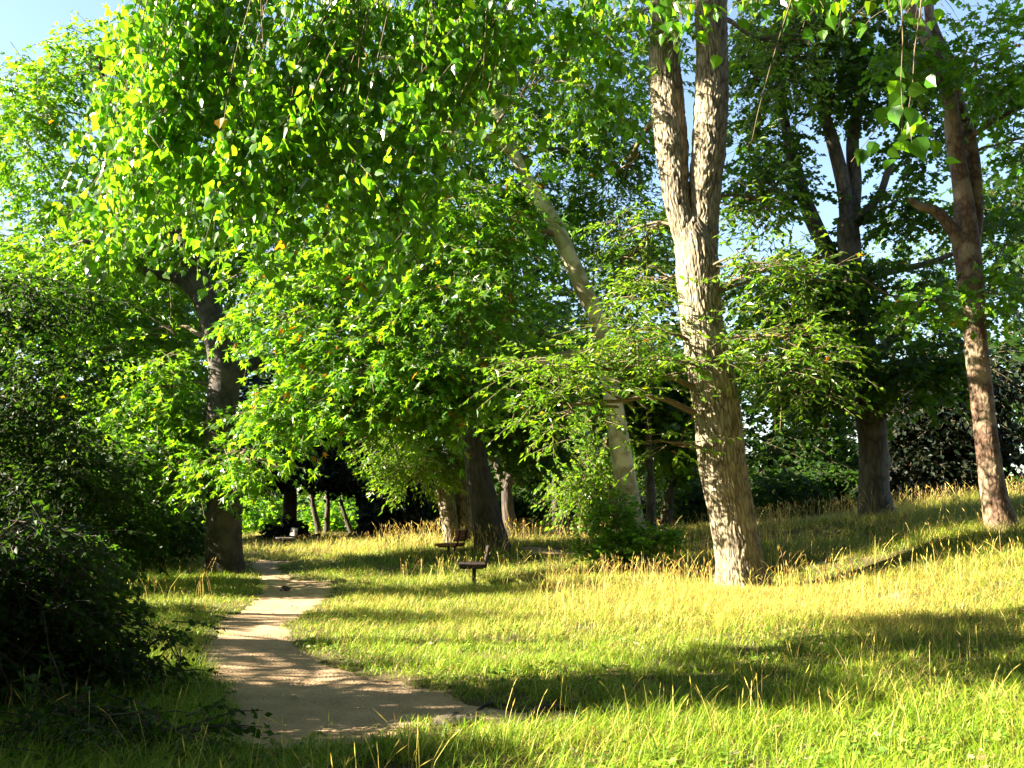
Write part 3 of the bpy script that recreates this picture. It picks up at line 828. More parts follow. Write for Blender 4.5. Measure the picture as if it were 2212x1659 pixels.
# ---- reddish forked tree at the far right
fY = 21.0
ft = grounded(px_pts([(2162, 1135, 68), (2146, 1060, 56), (2134, 980, 52), (2124, 880, 50), (2110, 760, 50), (2102, 660, 52), (2094, 580, 56), (2086, 520, 60), (2084, 450, 46), (2074, 380, 38), (2060, 300, 36), (2052, 220, 33), (2034, 150, 31), (2000, 80, 28), (1960, 0, 24), (1920, -120, 18)], fY))
fl = [px_pts([(2096, 560, 36), (2106, 470, 34, .1), (2104, 380, 34, .2), (2090, 290, 32, .3), (2066, 210, 28, .3), (2040, 120, 26, .2), (2010, 40, 24, .2), (2000, -100, 18, .2)], fY),
      px_pts([(2088, 545, 38), (2056, 495, 28, -.2), (2024, 458, 24, -.3), (1985, 445, 18, -.4), (1964, 430, 12, -.45)], fY),
      px_pts([(2090, 300, 16), (2150, 260, 12, -.3), (2230, 215, 8, -.5), (2290, 150, 6, -.5)], fY),
      px_pts([(2108, 700, 14), (2000, 640, 9, -.5), (1930, 640, 6, -.8), (1860, 600, 4, -1)], fY)]
tree('forked_tree', 'reddish brown tree with a broken stub branch, nearest the right edge', 'tree', None, [ft], 'red_bark',
     [px_blob(2160, 620, 20.6, 60, 60, .8, 50), px_blob(2150, 120, 20.5, 100, 120, 1, 150), px_blob(1960, 100, 20.3, 70, 80, .7, 60), px_blob(2000, 650, 19.8, 80, 30, .5, 40), px_blob(2230, 300, 20.6, 60, 100, .8, 60)],
     'plane_leaf', 'lobed', .17, 9, .7, sides=90, step=.04, fiss=.014, flare=.15, lump=.09, seed=7, limbs=fl, gap=.42, gs=1.3)

# ---- far trees
def simple_tree(name, label, px, py, w, Y, top, crown, leaf, kind='lobed', bark='dark_bark', size=.32, n=170, seed=0, lean=0, group='trees at the far side of the meadow', fork=True, length=1.1, **kw):
    """px,py of the trunk foot, w trunk width in px, top y of trunk"""
    t = grounded(px_pts([(px, py, w), (px + lean * .3, py - (py - top) * .3, w * .85), (px + lean * .65, py - (py - top) * .65, w * .75), (px + lean, top, w * .55)], Y))
    tr = [wobble(t, .06, seed)]
    if fork:
        a = tr[0][-2]
        e = P(px + lean - 60, top - 60, Y + .5); tr.append([a, tuple(np.append((np.array(a[:3]) + e) / 2 + [0, 0, .3], a[3] * .6)), (*e, a[3] * .35)])
        e = P(px + lean + 55, top - 80, Y - .5); tr.append([a, tuple(np.append((np.array(a[:3]) + e) / 2 + [0, 0, .2], a[3] * .55)), (*e, a[3] * .3)])
    bl = [px_blob(cx, cy, Y + dz, rx, ry, rm, int(n * f)) for cx, cy, rx, ry, rm, dz, f in crown]
    return tree(name, label, 'tree', group, tr, bark, bl, leaf, kind, size, 8, length, sides=14, step=.3, flare=.15, seed=seed, brown=0, **kw)

FG = 'trees at the far side of the meadow'
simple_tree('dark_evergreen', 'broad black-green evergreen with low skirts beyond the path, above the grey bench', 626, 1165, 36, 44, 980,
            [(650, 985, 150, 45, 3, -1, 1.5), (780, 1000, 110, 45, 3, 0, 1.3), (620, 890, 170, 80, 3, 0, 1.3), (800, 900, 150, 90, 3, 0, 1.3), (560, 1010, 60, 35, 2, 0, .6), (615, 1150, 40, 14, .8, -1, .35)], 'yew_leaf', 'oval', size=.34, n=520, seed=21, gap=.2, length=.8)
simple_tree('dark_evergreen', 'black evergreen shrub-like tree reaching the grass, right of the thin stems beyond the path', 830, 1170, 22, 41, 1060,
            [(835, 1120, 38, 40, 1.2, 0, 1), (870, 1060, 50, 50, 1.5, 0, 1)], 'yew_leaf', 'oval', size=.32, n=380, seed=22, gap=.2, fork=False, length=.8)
simple_tree('thin_tree', 'left one of a close pair of thin trunks beyond the path', 688, 1178, 15, 48, 1040, [(700, 900, 100, 70, 2, 2, 1)], 'wood_leaf', seed=23, lean=-16, n=150, fork=False)
simple_tree('thin_tree', 'right one of a close pair of thin trunks beyond the path', 704, 1178, 15, 47.5, 1040, [(690, 960, 90, 70, 2, 2, 1)], 'wood_leaf', seed=24, lean=2, n=150, fork=False)
simple_tree('thin_tree', 'thin trunk slanting left in the bright gap beyond the path', 765, 1172, 12, 50, 1080, [(740, 1000, 80, 50, 2, 2, 1)], 'wood_leaf', seed=25, lean=-30, n=120, fork=False)
simple_tree('thin_tree', 'thin upright trunk rightmost in the bright gap beyond the path', 782, 1170, 12, 50, 1070, [(800, 960, 80, 60, 2, 3, 1)], 'wood_leaf', seed=26, lean=-4, n=120, fork=False)
simple_tree('forked_tree', 'dark tree with a forked trunk just right of the dark leaning trunk', 1102, 1140, 30, 38, 1010, [(1100, 900, 90, 90, 2, 1, 1), (1180, 820, 110, 90, 2, 1, 1)], 'wood_leaf', seed=27, lean=-10, n=170)
simple_tree('small_tree', 'small dark tree with low spreading limbs at the end of the far grass', 1206, 1135, 22, 48, 1035, [(1200, 960, 110, 70, 2.5, 2, 1.3), (1170, 880, 110, 80, 2.5, 2, 1.2), (1250, 860, 120, 80, 2.5, 2, 1)], 'wood_leaf', seed=28, lean=-8, n=170)
simple_tree('thin_tree', 'thin trunk close behind the left side of the slender cream-barked tree', 1328, 1120, 20, 33, 930, [(1260, 1030, 50, 75, 1.2, 0, 1.2), (1290, 950, 60, 50, 1.2, 1, 1)], 'poplar_leaf', 'oval', bark='red_bark', size=.2, seed=29, lean=-20, n=190, fork=False)
simple_tree('thin_tree', 'grey upright trunk between the slender cream tree and the forked furrowed tree', 1406, 1135, 24, 30, 900, [(1430, 900, 70, 70, 1.5, 1, 1), (1400, 820, 90, 60, 1.5, 1, 1)], 'wood_leaf', bark='grey_bark', seed=30, lean=-6, n=170, fork=False)
simple_tree('thin_tree', 'dark trunk just left of the forked furrowed tree', 1442, 1130, 26, 34, 900, [(1480, 960, 60, 70, 1.5, 1, 1), (1450, 850, 90, 80, 1.5, 1, 1)], 'dark_leaf', seed=31, lean=0, n=200, fork=False)
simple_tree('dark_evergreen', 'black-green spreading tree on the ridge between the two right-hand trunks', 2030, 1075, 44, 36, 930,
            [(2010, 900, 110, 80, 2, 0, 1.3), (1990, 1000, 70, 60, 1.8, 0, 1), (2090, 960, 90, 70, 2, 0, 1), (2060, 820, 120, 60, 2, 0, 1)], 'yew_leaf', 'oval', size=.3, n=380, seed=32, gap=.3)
# screen of woodland behind, each its own tree
wood = [
    (60, 1130, 30, 40, [(60, 900, 170, 130, 3, 0, 1.6), (80, 650, 180, 140, 3, 0, 1.2), (40, 1060, 130, 80, 2.5, -2, 1.2)], 'wood_leaf', 'tall leafy tree filling the far left edge behind the dark hedge'),
    (300, 1150, 30, 42, [(300, 900, 160, 130, 3, 0, 1.5), (290, 650, 170, 140, 3, 0, 1.2), (300, 1080, 120, 70, 2.5, -2, 1.2)], 'wood_leaf', 'leafy tree behind the left verge, between hedge and massive trunk'),
    (560, 1150, 26, 66, [(560, 780, 160, 150, 3, 0, 1.4), (600, 560, 150, 130, 3, 0, 1.0), (520, 1090, 90, 70, 3, 0, 1.5)], 'wood_leaf', 'bright leafy tree far behind the end of the path'),
    (760, 1130, 26, 66, [(720, 1110, 140, 60, 3, 0, 2.0), (760, 760, 170, 150, 3, 0, 1.3), (780, 560, 150, 120, 3, 0, .9)], 'wood_leaf', 'sunlit leafy tree farthest back, seen through the thin trunks'),
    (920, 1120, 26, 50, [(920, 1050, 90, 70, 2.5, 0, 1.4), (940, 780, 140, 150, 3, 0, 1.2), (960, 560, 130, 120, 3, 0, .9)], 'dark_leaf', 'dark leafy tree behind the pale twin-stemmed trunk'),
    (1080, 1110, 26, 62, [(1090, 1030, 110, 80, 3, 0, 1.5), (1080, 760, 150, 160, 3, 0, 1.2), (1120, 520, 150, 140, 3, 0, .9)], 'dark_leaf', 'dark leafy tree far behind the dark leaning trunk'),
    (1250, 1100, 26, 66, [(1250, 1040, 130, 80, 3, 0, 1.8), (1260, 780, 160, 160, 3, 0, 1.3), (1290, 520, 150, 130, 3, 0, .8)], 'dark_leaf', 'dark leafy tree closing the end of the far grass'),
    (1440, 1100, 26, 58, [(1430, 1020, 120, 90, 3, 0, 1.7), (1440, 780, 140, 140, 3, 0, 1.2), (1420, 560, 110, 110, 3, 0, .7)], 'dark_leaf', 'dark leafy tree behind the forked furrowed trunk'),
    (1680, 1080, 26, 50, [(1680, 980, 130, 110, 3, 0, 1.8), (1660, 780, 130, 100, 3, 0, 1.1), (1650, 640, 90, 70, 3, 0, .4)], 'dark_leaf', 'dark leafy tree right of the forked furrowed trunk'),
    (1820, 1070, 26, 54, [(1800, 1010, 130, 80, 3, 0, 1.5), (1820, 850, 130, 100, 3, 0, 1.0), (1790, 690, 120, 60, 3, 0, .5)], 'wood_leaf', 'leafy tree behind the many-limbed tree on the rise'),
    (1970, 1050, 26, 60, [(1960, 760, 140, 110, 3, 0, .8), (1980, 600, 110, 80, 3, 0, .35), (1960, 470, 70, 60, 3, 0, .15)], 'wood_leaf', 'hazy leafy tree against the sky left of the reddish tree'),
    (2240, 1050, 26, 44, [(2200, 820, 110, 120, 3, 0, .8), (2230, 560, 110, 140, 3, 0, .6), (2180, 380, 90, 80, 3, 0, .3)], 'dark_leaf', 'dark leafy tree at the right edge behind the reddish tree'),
]
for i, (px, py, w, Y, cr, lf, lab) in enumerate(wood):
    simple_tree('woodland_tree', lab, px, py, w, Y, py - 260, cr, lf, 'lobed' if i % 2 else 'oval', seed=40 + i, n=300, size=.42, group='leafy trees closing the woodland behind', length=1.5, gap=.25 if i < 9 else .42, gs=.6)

# ------------------------------------------------------------------ shrubs
def shrub(name, label, group, base, blobs, leaf, kind, size, per=9, length=.5, seed=0, cat='bush', nst=4, **kw):
    org = (base[0], base[1], float(H(base[0], base[1])))
    root = empty(name, org, label, cat, group)
    rr = random.Random(seed)
    Vs, Fs, vecs, o = [], {}, [], 0
    for c, rad, n in blobs:
        for k in range(nst):
            e = np.array(c) + np.array([rr.gauss(0, .5) * rad[0], rr.gauss(0, .5) * rad[1], rr.uniform(-.2, .8) * rad[2]])
            s_ = np.array([base[0] + rr.gauss(0, .12), base[1] + rr.gauss(0, .12), org[2] - .1])
            V, F, vec = tube(bough(s_, .012 + .01 * rad[2], e, .004, seed * 17 + k, .05), 6, .2, 0)
            Vs.append(V); vecs.append(vec)
            for f in F: Fs.setdefault(f.shape[1], []).append(f + o)
            o += len(V)
    Ls, Ts = sprays(blobs, kind, size, per, length, seed=seed, **kw)
    for tv, tf in Ts:
        Vs.append(tv); vecs.append(tv); Fs.setdefault(4, []).append(tf + o); o += len(tv)
    mesh_np('stems', np.concatenate(Vs), [np.concatenate(f) for f in Fs.values()], M['dark_bark'], root, True, vec=np.concatenate(vecs), origin=org)
    off = 0; Vv, Ff, Cc = [], [], []
    for V, F, C in Ls:
        Vv.append(V); Ff.append(F + off); Cc.append(C); off += len(V)
    mesh_np('foliage', np.concatenate(Vv), [np.concatenate(Ff)], M[leaf], root, False, colr=np.concatenate(Cc), origin=org)
    return root

b0 = G(1345, 1232)
shrub('bush', 'fresh green leafy bush in the grass in front of the slender cream-barked trunk', None, b0,
      [px_blob(1345, 1185, b0[1] - .3, 95, 36, .7, 300), px_blob(1328, 1115, b0[1] - .1, 42, 50, .4, 150), px_blob(1415, 1165, b0[1] - .2, 50, 28, .4, 110)],
      'plane_leaf', 'oval', .11, 10, .35, seed=70, droop=-.15, gap=.25, brown=0, gs=2)

# dark hedge on the left: separate bushes
hedge = [
    (-90, 7.4, [(-70, 1330, 190, 190, .7, 0, 560), (-40, 1150, 150, 90, .6, .2, 220)], 'dark_leaf', 'dense dark thorn bush at the bottom left corner, nearest the camera'),
    (90, 8.0, [(100, 1400, 150, 130, .6, 0, 480), (60, 1240, 130, 110, .6, .2, 300)], 'dark_leaf', 'dark thorn bush on the left, second from the camera'),
    (250, 8.5, [(250, 1460, 110, 80, .4, 0, 220), (330, 1400, 80, 50, .4, .2, 40)], 'dark_leaf', 'low dark thorn bush sprawling over the left verge'),
    (60, 14.5, [(50, 1210, 160, 80, 1.2, 0, 420)], 'dark_leaf', 'low dark bush at the left edge above the nearest thorn bushes'),
    (40, 18.5, [(60, 1060, 200, 110, 1.2, 0, 460), (80, 850, 190, 120, 1.3, 0, 420), (20, 660, 180, 80, .8, 0, 240)], 'dark_leaf', 'tall dark bush at the left edge below the bright leaves'),
    (330, 27, [(330, 1130, 90, 80, 1.5, 0, 330), (260, 1060, 110, 80, 1.5, 0, 260)], 'dark_leaf', 'dark bush left of the massive trunk'),
    (200, 21, [(200, 1140, 130, 80, 1.3, 0, 360), (190, 1010, 130, 80, 1.3, 0, 260)], 'dark_leaf', 'dark bush in shade behind the left verge'),
    (260, 6.4, [(170, 1600, 170, 90, .6, 0, 230), (370, 1610, 90, 55, .4, .1, 80)], 'dark_leaf', 'low shaded weeds and brambles along the bottom left of the photo'),
    (420, 31, [(410, 1130, 60, 70, 1.5, 0, 220)], 'dark_leaf', 'dark bush right behind the massive trunk'),
]
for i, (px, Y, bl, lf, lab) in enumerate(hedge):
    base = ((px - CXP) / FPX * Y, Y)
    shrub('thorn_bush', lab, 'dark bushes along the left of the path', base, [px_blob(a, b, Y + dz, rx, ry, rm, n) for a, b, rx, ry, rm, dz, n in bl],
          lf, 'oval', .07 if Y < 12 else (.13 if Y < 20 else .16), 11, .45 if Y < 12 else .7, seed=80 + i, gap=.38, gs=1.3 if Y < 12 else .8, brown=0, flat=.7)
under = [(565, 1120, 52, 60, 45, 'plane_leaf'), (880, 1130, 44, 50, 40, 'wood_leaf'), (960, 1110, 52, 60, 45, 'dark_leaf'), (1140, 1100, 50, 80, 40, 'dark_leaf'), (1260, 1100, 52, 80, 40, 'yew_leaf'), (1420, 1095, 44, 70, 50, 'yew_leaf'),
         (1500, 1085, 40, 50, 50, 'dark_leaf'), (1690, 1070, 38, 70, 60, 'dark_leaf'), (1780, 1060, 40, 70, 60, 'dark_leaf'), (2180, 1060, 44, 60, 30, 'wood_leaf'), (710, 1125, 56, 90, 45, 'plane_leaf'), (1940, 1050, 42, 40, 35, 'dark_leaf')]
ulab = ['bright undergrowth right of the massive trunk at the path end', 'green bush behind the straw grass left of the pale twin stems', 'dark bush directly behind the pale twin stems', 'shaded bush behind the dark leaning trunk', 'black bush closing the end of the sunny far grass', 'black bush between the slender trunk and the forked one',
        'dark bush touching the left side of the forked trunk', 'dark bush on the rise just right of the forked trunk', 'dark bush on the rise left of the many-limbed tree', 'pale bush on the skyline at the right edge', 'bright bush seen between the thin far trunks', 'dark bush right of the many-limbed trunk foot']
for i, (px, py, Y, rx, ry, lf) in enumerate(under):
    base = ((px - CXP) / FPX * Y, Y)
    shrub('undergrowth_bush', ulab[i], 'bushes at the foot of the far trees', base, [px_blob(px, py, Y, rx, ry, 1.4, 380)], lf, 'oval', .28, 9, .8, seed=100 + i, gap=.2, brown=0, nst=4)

n = 700
yy = 5.6 + 16 * rng.random(n) ** 1.5; xx = (rng.random(n) * 2 - 1) * yy * .54
onp = path_d(xx, yy) < 0
nor = np.array([0, 0, 1.]) + rng.normal(0, .35, (n, 3))
cc = np.array([[.36, .22, .10], [.50, .40, .24], [.24, .13, .06], [.62, .56, .40]])[rng.integers(0, 4, n)] * (.7 + .5 * rng.random((n, 1)))
V, F, C = place_leaves(np.stack([xx, yy, H(xx, yy) + np.where(onp, .0, .05)], -1), rng.normal(0, 1, (n, 3)) * [1, 1, .15], nor, .03 + .05 * rng.random(n), 'lobed', cc)
tag(mesh_np('fallen_leaves', V, [F], M['grass'], colr=C), 'dry brown and pale fallen leaves scattered on the path and grass', 'fallen leaves', kind='stuff')

# broad-leaved weeds and clover in patches in the turf
n = 15000
yy = 5.4 + 9 * rng.random(n) ** 1.4; xx = (rng.random(n) * 2 - 1) * yy * .56
k = (vn2(xx, yy, 1.3, 91) * .6 + vn2(xx, yy, 4, 92) * .4 > .56) & (path_d(xx, yy) > .02)
xx, yy = xx[k], yy[k]; n = len(xx)
cc = np.array([[.10, .22, .02], [.16, .28, .03], [.30, .36, .05]])[rng.integers(0, 3, n)] * (.7 + .5 * rng.random((n, 1)))
V, F, C = place_leaves(np.stack([xx, yy, H(xx, yy) + .02 + .08 * rng.random(n)], -1), rng.normal(0, 1, (n, 3)) * [1, 1, .3], np.array([0, 0, 1.]) + rng.normal(0, .45, (n, 3)), .03 + .05 * rng.random(n), 'oval', cc)
tag(mesh_np('ground_weeds', V, [F], M['grass'], colr=C), 'small broad-leaved weeds growing in patches through the grass', 'weeds', kind='stuff')

# ------------------------------------------------------------------ near overhanging branches (tree stands beside the photographer, out of frame)
root = empty('overhanging_tree', (-5.5, 1.5, 0), 'near tree whose heart-leaved sprays hang into the top of the view', 'tree')
org = (-5.5, 1.5, 0.0)
Vs, Fs, vecs, o = [], {}, [], 0
def addt(res):
    global o
    V, F, vec = res
    Vs.append(V); vecs.append(vec)
    for f in F: Fs.setdefault(f.shape[1], []).append(f + o)
    o += len(V)
V, F, vec = tube([(-5.5, 1.5, -.2, .3), (-5.4, 1.6, 2, .25), (-5.2, 1.8, 5, .2), (-4.8, 2.4, 8, .14)], 30, .1, .05, .02, .2, 5)
mesh_np('trunk', V, F, M['poplar_bark'], root, True, vec=vec, origin=org)
def strand(pxt, pyt, pxb, pyb, Y, nl, size, seed, sway=.15, frm=0.0, side=2):
    """a hanging twig from above the frame, with side twigs and heart leaves on stalks; leaves start at frm along it"""
    a = P(pxt, pyt, Y); b = P(pxb, pyb, Y)
    r = random.Random(seed)
    L = np.linalg.norm(a - b)
    pts = [(*(a + (b - a) * t + np.array([math.sin(t * 3 + seed) * sway * .5, r.uniform(-.1, .1), 0]) * L * .3), .004 * (1 - t) + .0016) for t in np.linspace(0, 1, 6)]
    addt(tube(pts, 5, .12, 0))
    c = resample(pts, .02)
    res = []
    def put(c, n):
        idx = (np.sort(rng.random(n)) * (len(c) - 1)).astype(int)
        off = rng.normal(0, 1, (n, 3)) * [.05, .05, .03]
        ax = np.array([0, 0, -1.0]) + rng.normal(0, .5, (n, 3))
        nor = rng.normal(0, 1, (n, 3)) * [1, 1, .5]
        res.append(place_leaves(c[idx, :3] + off, ax, nor, size * (.35 + 1.0 * rng.random(n) ** .8), 'heart', leaf_tint(n, .001, .015, .9)))
    k0 = int(frm * len(c))
    put(c[k0:], nl)
    for k in range(side):
        j = k0 + int(r.random() * (len(c) - k0) * .85); q = c[j, :3]
        ln = r.uniform(.25, .7); th = r.uniform(0, 6.28)
        e = q + np.array([math.cos(th) * ln * .7, math.sin(th) * ln * .5, -ln * r.uniform(.2, .8)])
        m_ = (q + e) / 2 + [0, 0, .06]
        tp = [(*q, .003), (*m_, .0025), (*e, .0012)]
        addt(tube(tp, 4, .12, 0)); put(resample(tp, .02), max(3, int(nl * ln * .8)))
    return tuple(np.concatenate([x[i] for x in res]) if i != 1 else np.concatenate([x[1] + sum(len(y[0]) for y in res[:n_]) for n_, x in enumerate(res)]) for i in range(3))
LV = []
rs = random.Random(3)
zones = [  # x range, tip y range, Y range, strands, leaves, size
    (190, 900, 180, 660, 7.9, 9.3, 112, 32, .084),
    (600, 1330, 40, 380, 7.9, 9.3, 60, 26, .08),
    (60, 400, 300, 620, 8.2, 10, 30, 25, .1),
    (1370, 1480, 20, 150, 7.6, 9, 8, 12, .10),
    (1560, 1760, 0, 60, 7.6, 9, 6, 9, .10),
    (1900, 2200, -20, 60, 7, 9, 7, 8, .10),
]
for xa, xb, ya, yb, Ya, Yb, n, nl, sz in zones:
    for k in range(n):
        x = rs.uniform(xa, xb); y = rs.uniform(ya, yb); Y = rs.uniform(Ya, Yb)
        if xa == 150 and y > 250 + 400 * (1 - abs(x - 450) / 450): y *= .65
        top = rs.uniform(-160, -60); use = rs.uniform(260, 420)
        if x < 420: use += 160
        frm = max(0, 1 - use / (y - top))
        LV.append(strand(x + ((rs.uniform(60, 330) if x > 330 else rs.uniform(330 - x, 560 - x)) if x < 900 else rs.uniform(-40, 160)), top, x, y, Y, nl, sz, rs.random() * 100, .25, frm, 4))
LV.append(strand(1990, -40, 1958, 325, 5.6, 6, .10, 7.7, .05, .5))
LV.append(strand(1945, -60, 1950, 330, 5.6, 10, .11, 8.7, .05, .7))
LV.append(strand(1720, -30, 1620, 320, 6.0, 1, .05, 3.3, .1, .9, 0))
for k in range(14):
    a = np.array([-5.2 + .04 * k, 1.8, 4.6 + .15 * k]); b = P(rs.uniform(0, 1400), rs.uniform(-200, -60), rs.uniform(7.8, 9.5))
    addt(tube(bough(a, .05, b, .012, k + 3, .1), 8, .2, .03))
mesh_np('branches', np.concatenate(Vs), [np.concatenate(f) for f in Fs.values()], M['twig'], root, True, vec=np.concatenate(vecs), origin=org)
off = 0; Vv, Ff, Cc = [], [], []
for V, F, C in LV:
    Vv.append(V); Ff.append(F + off); Cc.append(C); off += len(V)
mesh_np('crown', np.concatenate(Vv), [np.concatenate(Ff)], M['near_leaf'], root, False, colr=np.concatenate(Cc), origin=org)

# ------------------------------------------------------------------ trees outside the frame on the left that shade the meadow
def shade_tree(x, y, h, blobs, lab, seed, size=.16, leaf='wood_leaf'):
    z = float(H(x, y))
    tree('leafy_tree', lab, 'tree', 'trees left of the view', [[(x, y, z - .2, .22), (x + .1, y, z + h * .4, .17), (x + .1, y + .1, z + h * .8, .1)]], 'dark_bark',
         [((q[0], q[1], q[2]), q[3], q[4]) for q in blobs], leaf, 'oval', size, 9, .8, sides=14, step=.3, seed=seed, gap=.35, gs=1.1, brown=0)
def cy(Yt, z):
    return Yt + z / math.tan(SUN_EL) * math.tan(SUN_BACK)
def sb(x, Yt, z, rad, n):
    return (x, cy(Yt, z), z, rad, n)
shade_tree(-9.0, 8.0, 7, [sb(-8.5, 8.6, 4.6, (1.6, .4, 1.0), 220), sb(-6.5, 8.7, 4.5, (.9, .32, .7), 300), sb(-7.4, 9.6, 5.4, (.8, .3, .5), 90), sb(-8, 10.9, 7.0, (1.3, .3, .7), 230), sb(-8.2, 12.4, 8.2, (1.4, .35, .6), 160)], 'leafy tree out of view on the left whose crown bands the meadow with shade', 201)
shade_tree(-9, 5.5, 3.4, [sb(-8.3, 6.2, 3.3, (1.1, .9, 1.0), 1300), sb(-9.5, 6.1, 4.2, (1.1, .8, .8), 700), sb(-7.6, 6.2, 2.0, (1.1, 1.2, 1.0), 500), sb(-7.9, 7.7, 1.9, (1.2, 1.2, 1.0), 460), sb(-8.6, 5.0, 3, (1.1, 1.2, 1.2), 400)], 'low leafy tree out of view beside the bottom left bushes', 202)
shade_tree(-12.5, 11, 9, [sb(-12.5, 11.5, 5.0, (1.2, .22, .8), 150), sb(-12.3, 10.4, 5.6, (.9, .10, .7), 60), sb(-12.3, 9.1, 5.4, (.9, .12, .7), 80), sb(-12.3, 8.1, 5.4, (.9, .12, .7), 80), sb(-12, 13.5, 4.4, (.9, .10, .6), 50)], 'leafy tree out of view left of the bare stretch of path', 203)
shade_tree(-15, 14, 9, [sb(-15, 14.6, 7.6, (1.8, .3, 1.0), 100)], 'taller leafy tree out of view left of the path', 204)
# tall crowns over and behind the photographer: they close off the sky above the glade
for i, (x, y, z, rx, ry, rz_, n) in enumerate([(8, 4, 11.5, 5, 5, 2, 700), (1.5, -4, 9.5, 5, 4, 2.5, 750), (-7, -5, 8, 5, 4, 3, 650), (10, -5, 7, 5, 4, 3.5, 650), (13, 12, 12, 4, 4.5, 2, 500), (3, 9, 13, 4.5, 4.5, 1.5, 550)]):
    shade_tree(x if y < 0 else x + (5 if x > 5 else 0), y if y < 0 else -1.5, z, [((x, y, z, (rx, ry, rz_), n))], ['tree out of view to the right whose crown arches over the glade', 'tree out of view right behind the photographer', 'tree out of view behind the photographer on the left', 'tree out of view behind the photographer on the right', 'tree out of view whose crown closes over the rise on the right', 'tree out of view whose high crown hangs over the middle of the glade'][i], 210 + i, .45)

for i, (x, y, z, rx, ry) in enumerate([(-14, 6, 24.5, 7, 8), (-3, 5, 19, 6, 8), (-16, 20, 26, 7, 7), (-4, 19, 20.5, 6, 6), (6, 12, 16.5, 5, 5), (-24, 10, 29, 6, 9), (-6, -10, 20, 9, 7), (8, -8, 17, 8, 7)]):  # out-of-view high crowns, added only to hold back sky fill
    shade_tree(x, -6 - i, z, [((x, y, z, (rx, ry, 1.6), 620))], 'unseen high crown added to cut sky fill over the glade, ' + ['at left', 'over the photographer', 'far left', 'at middle', 'at right', 'farthest left', 'behind at left', 'behind at right'][i], 250 + i, .75)
# unseen ring of wood beside and behind the photographer, added to block sky fill
ring = [(-27, 14, 10.5), (-27, 26, 10.5), (-28, 38, 12), (-26, 2, 10), (-20, -12, 14), (-7, -17, 15), (7, -17, 15), (20, -12, 15), (24, 2, 15), (25, 15, 15)]
rl_ = ['left of the view level with the middle of the path', 'left of the view level with the massive trunk', 'far left of the view beyond the massive trunk', 'left of the photographer', 'behind the photographer at far left', 'straight behind the photographer to the left', 'straight behind the photographer to the right',
       'behind the photographer at far right', 'right of the photographer', 'right of the view level with the forked trunk']
for i, (x, y, h_) in enumerate(ring):
    shade_tree(x, y, h_, [((x, y, h_ * .3, (6.5, 6.5, h_ * .3), 800)), ((x, y, h_ * .68, (6.0, 6.0, h_ * .3), 800))], 'unseen sky-blocking leafy tree ' + rl_[i], 230 + i, .7)

# ------------------------------------------------------------------ benches
def boxes(name, lst, mat, parent, bev=.006):
    import bmesh
    bm = bmesh.new()
    for (cx, cy, cz, sx, sy, sz, rx) in lst:
        r = bmesh.ops.create_cube(bm, size=1)
        for v in r['verts']:
            x, y, z = v.co.x * sx, v.co.y * sy, v.co.z * sz
            c, s = math.cos(rx), math.sin(rx)
            v.co = (cx + x * c + z * s, cy + y, cz - x * s + z * c)
    bmesh.ops.bevel(bm, geom=bm.edges[:], offset=bev, segments=2, affect='EDGES')
    me = bpy.data.meshes.new(name); bm.to_mesh(me); bm.free(); me.materials.append(mat)
    ob = bpy.data.objects.new(name, me); col.objects.link(ob); ob.parent = parent
    return ob
def bench(label, loc, rz, wood_, wlen=1.3, group='park benches', plaque=False):
    """length along y, faces -x, back leans to +x"""
    r = empty('park_bench', (loc[0], loc[1], loc[2] - .05), label, 'bench', group, rz); r.scale = (.86, .86, .92)
    seat = [(-.23 + .155 * i, 0, .43, .148, wlen, .07, 0) for i in range(4)]
    boxes('seat', seat, M[wood_], r)
    tl = .22
    boxes('backrest', [(.30 + .045, 0, .60, .045, wlen, .15, tl), (.30 + .083, 0, .77, .045, wlen, .15, tl)], M[wood_], r)
    for s in (-1, 1):
        yy = s * (wlen / 2 - .3)
        boxes('leg', [(.0, yy, .375, .56, .06, .045, 0), (.06, yy, .15, .075, .07, .42, 0), (.06, yy, -.02, .3, .1, .05, 0)], M['iron'], r, .008)
        boxes('back_support', [(.285, yy, .40, .10, .05, .05, 0), (.385, yy, .62, .03, .055, .52, tl)], M['iron'], r, .006)
    if plaque:
        boxes('plaque', [(.355, 0, .785, .012, .22, .06, tl)], M['plaque'], r, .002)
    return r
def gl(px, Y):
    x = (px - CXP) / FPX * Y; return (x, Y, float(H(x, Y)))
bench('dark brown bench seen end-on in the shaded grass, facing left', (lambda q: (q[0], q[1], q[2] + .08))(gl(1020, 20.6)), R(3.5), 'bench_brown')
bench('reddish bench with a pale plaque in front of the pale twin-stemmed trunk', (lambda q: (q[0], q[1], q[2] - .04))(gl(974, 27.0)), R(-14), 'bench_red', plaque=True)
bench('weathered grey bench under the black evergreen beyond the path', gl(622, 37.0), R(24), 'bench_grey')

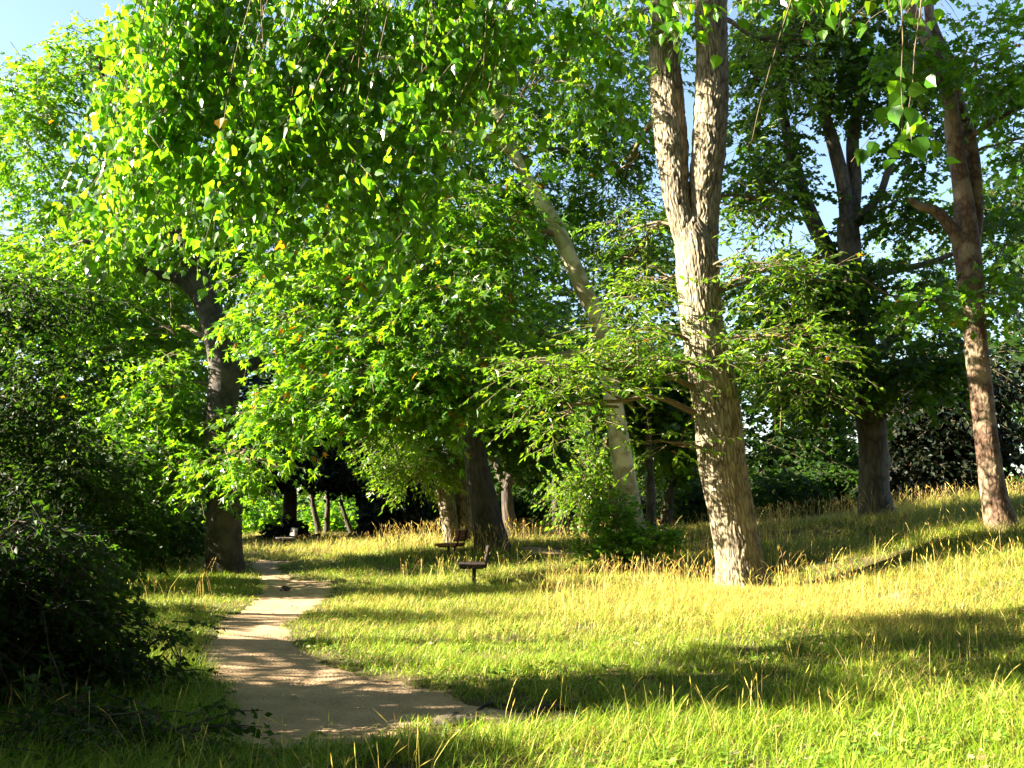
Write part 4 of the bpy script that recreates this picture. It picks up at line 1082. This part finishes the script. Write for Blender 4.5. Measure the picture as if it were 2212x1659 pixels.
# ------------------------------------------------------------------ small things on the ground
def lumpobj(name, label, cat, loc, rad, mat, seed, group=None):
    n, m_ = 40, 20
    th = np.linspace(0, math.pi, m_); ph = np.linspace(0, 2 * math.pi, n, endpoint=False)
    T, Ph = np.meshgrid(th, ph, indexing='ij')
    d = np.stack([np.sin(T) * np.cos(Ph), np.sin(T) * np.sin(Ph), np.cos(T)], -1).reshape(-1, 3)
    r = 1 + .5 * (vnoise(d * 1.8 + seed, 5) - .5) + .2 * (vnoise(d * 5 + seed, 6) - .5) + .07 * (vnoise(d * 14 + seed, 7) - .5)
    V = d * r[:, None] * np.array(rad)
    i = np.arange(m_ - 1)[:, None] * n; j = np.arange(n)[None]
    F = np.stack([i + j, i + (j + 1) % n, i + n + (j + 1) % n, i + n + j], -1).reshape(-1, 4)
    ob = mesh_np(name, V, [F], mat, None, True, vec=V)
    ob.location = loc
    tag(ob, label, cat, group)
p = G(990, 1566); lumpobj('boulder', 'low dark mound-like stone lying across the near end of the path', 'stone', (p[0], p[1], p[2] + .01), (.19, .12, .07), M['dark_bark'], 3.3)
p = G(615, 1275); lumpobj('stone', 'small dark stone on the shaded far stretch of path', 'stone', (p[0], p[1], p[2] + .02), (.10, .08, .06), M['dark_bark'], 5.3)
def rootobj(label, pts, r0):
    q = []
    for i, (px, py, lift) in enumerate(pts):
        g_ = G(px, py); q.append((g_[0], g_[1], g_[2] + lift, r0 * (1 - .6 * i / len(pts))))
    V, F, vec = tube(q, 12, .04, .25)
    o0 = q[0][:3]
    ob = mesh_np('tree_root', V, F, M['old_plane_bark'], None, True, vec=vec, origin=o0)
    tag(ob, label, 'root', 'bare roots crossing the path end')
rootobj('bare brown root curving out of the grass right of the path bend', [(1130, 1558, -.02), (1150, 1546, .02), (1178, 1536, .03), (1230, 1533, 0), (1280, 1535, -.03)], .035)
rootobj('short pale root poking from the grass edge above the path bend', [(1030, 1534, -.02), (1050, 1528, .02), (1085, 1526, .02), (1110, 1532, -.02)], .022)
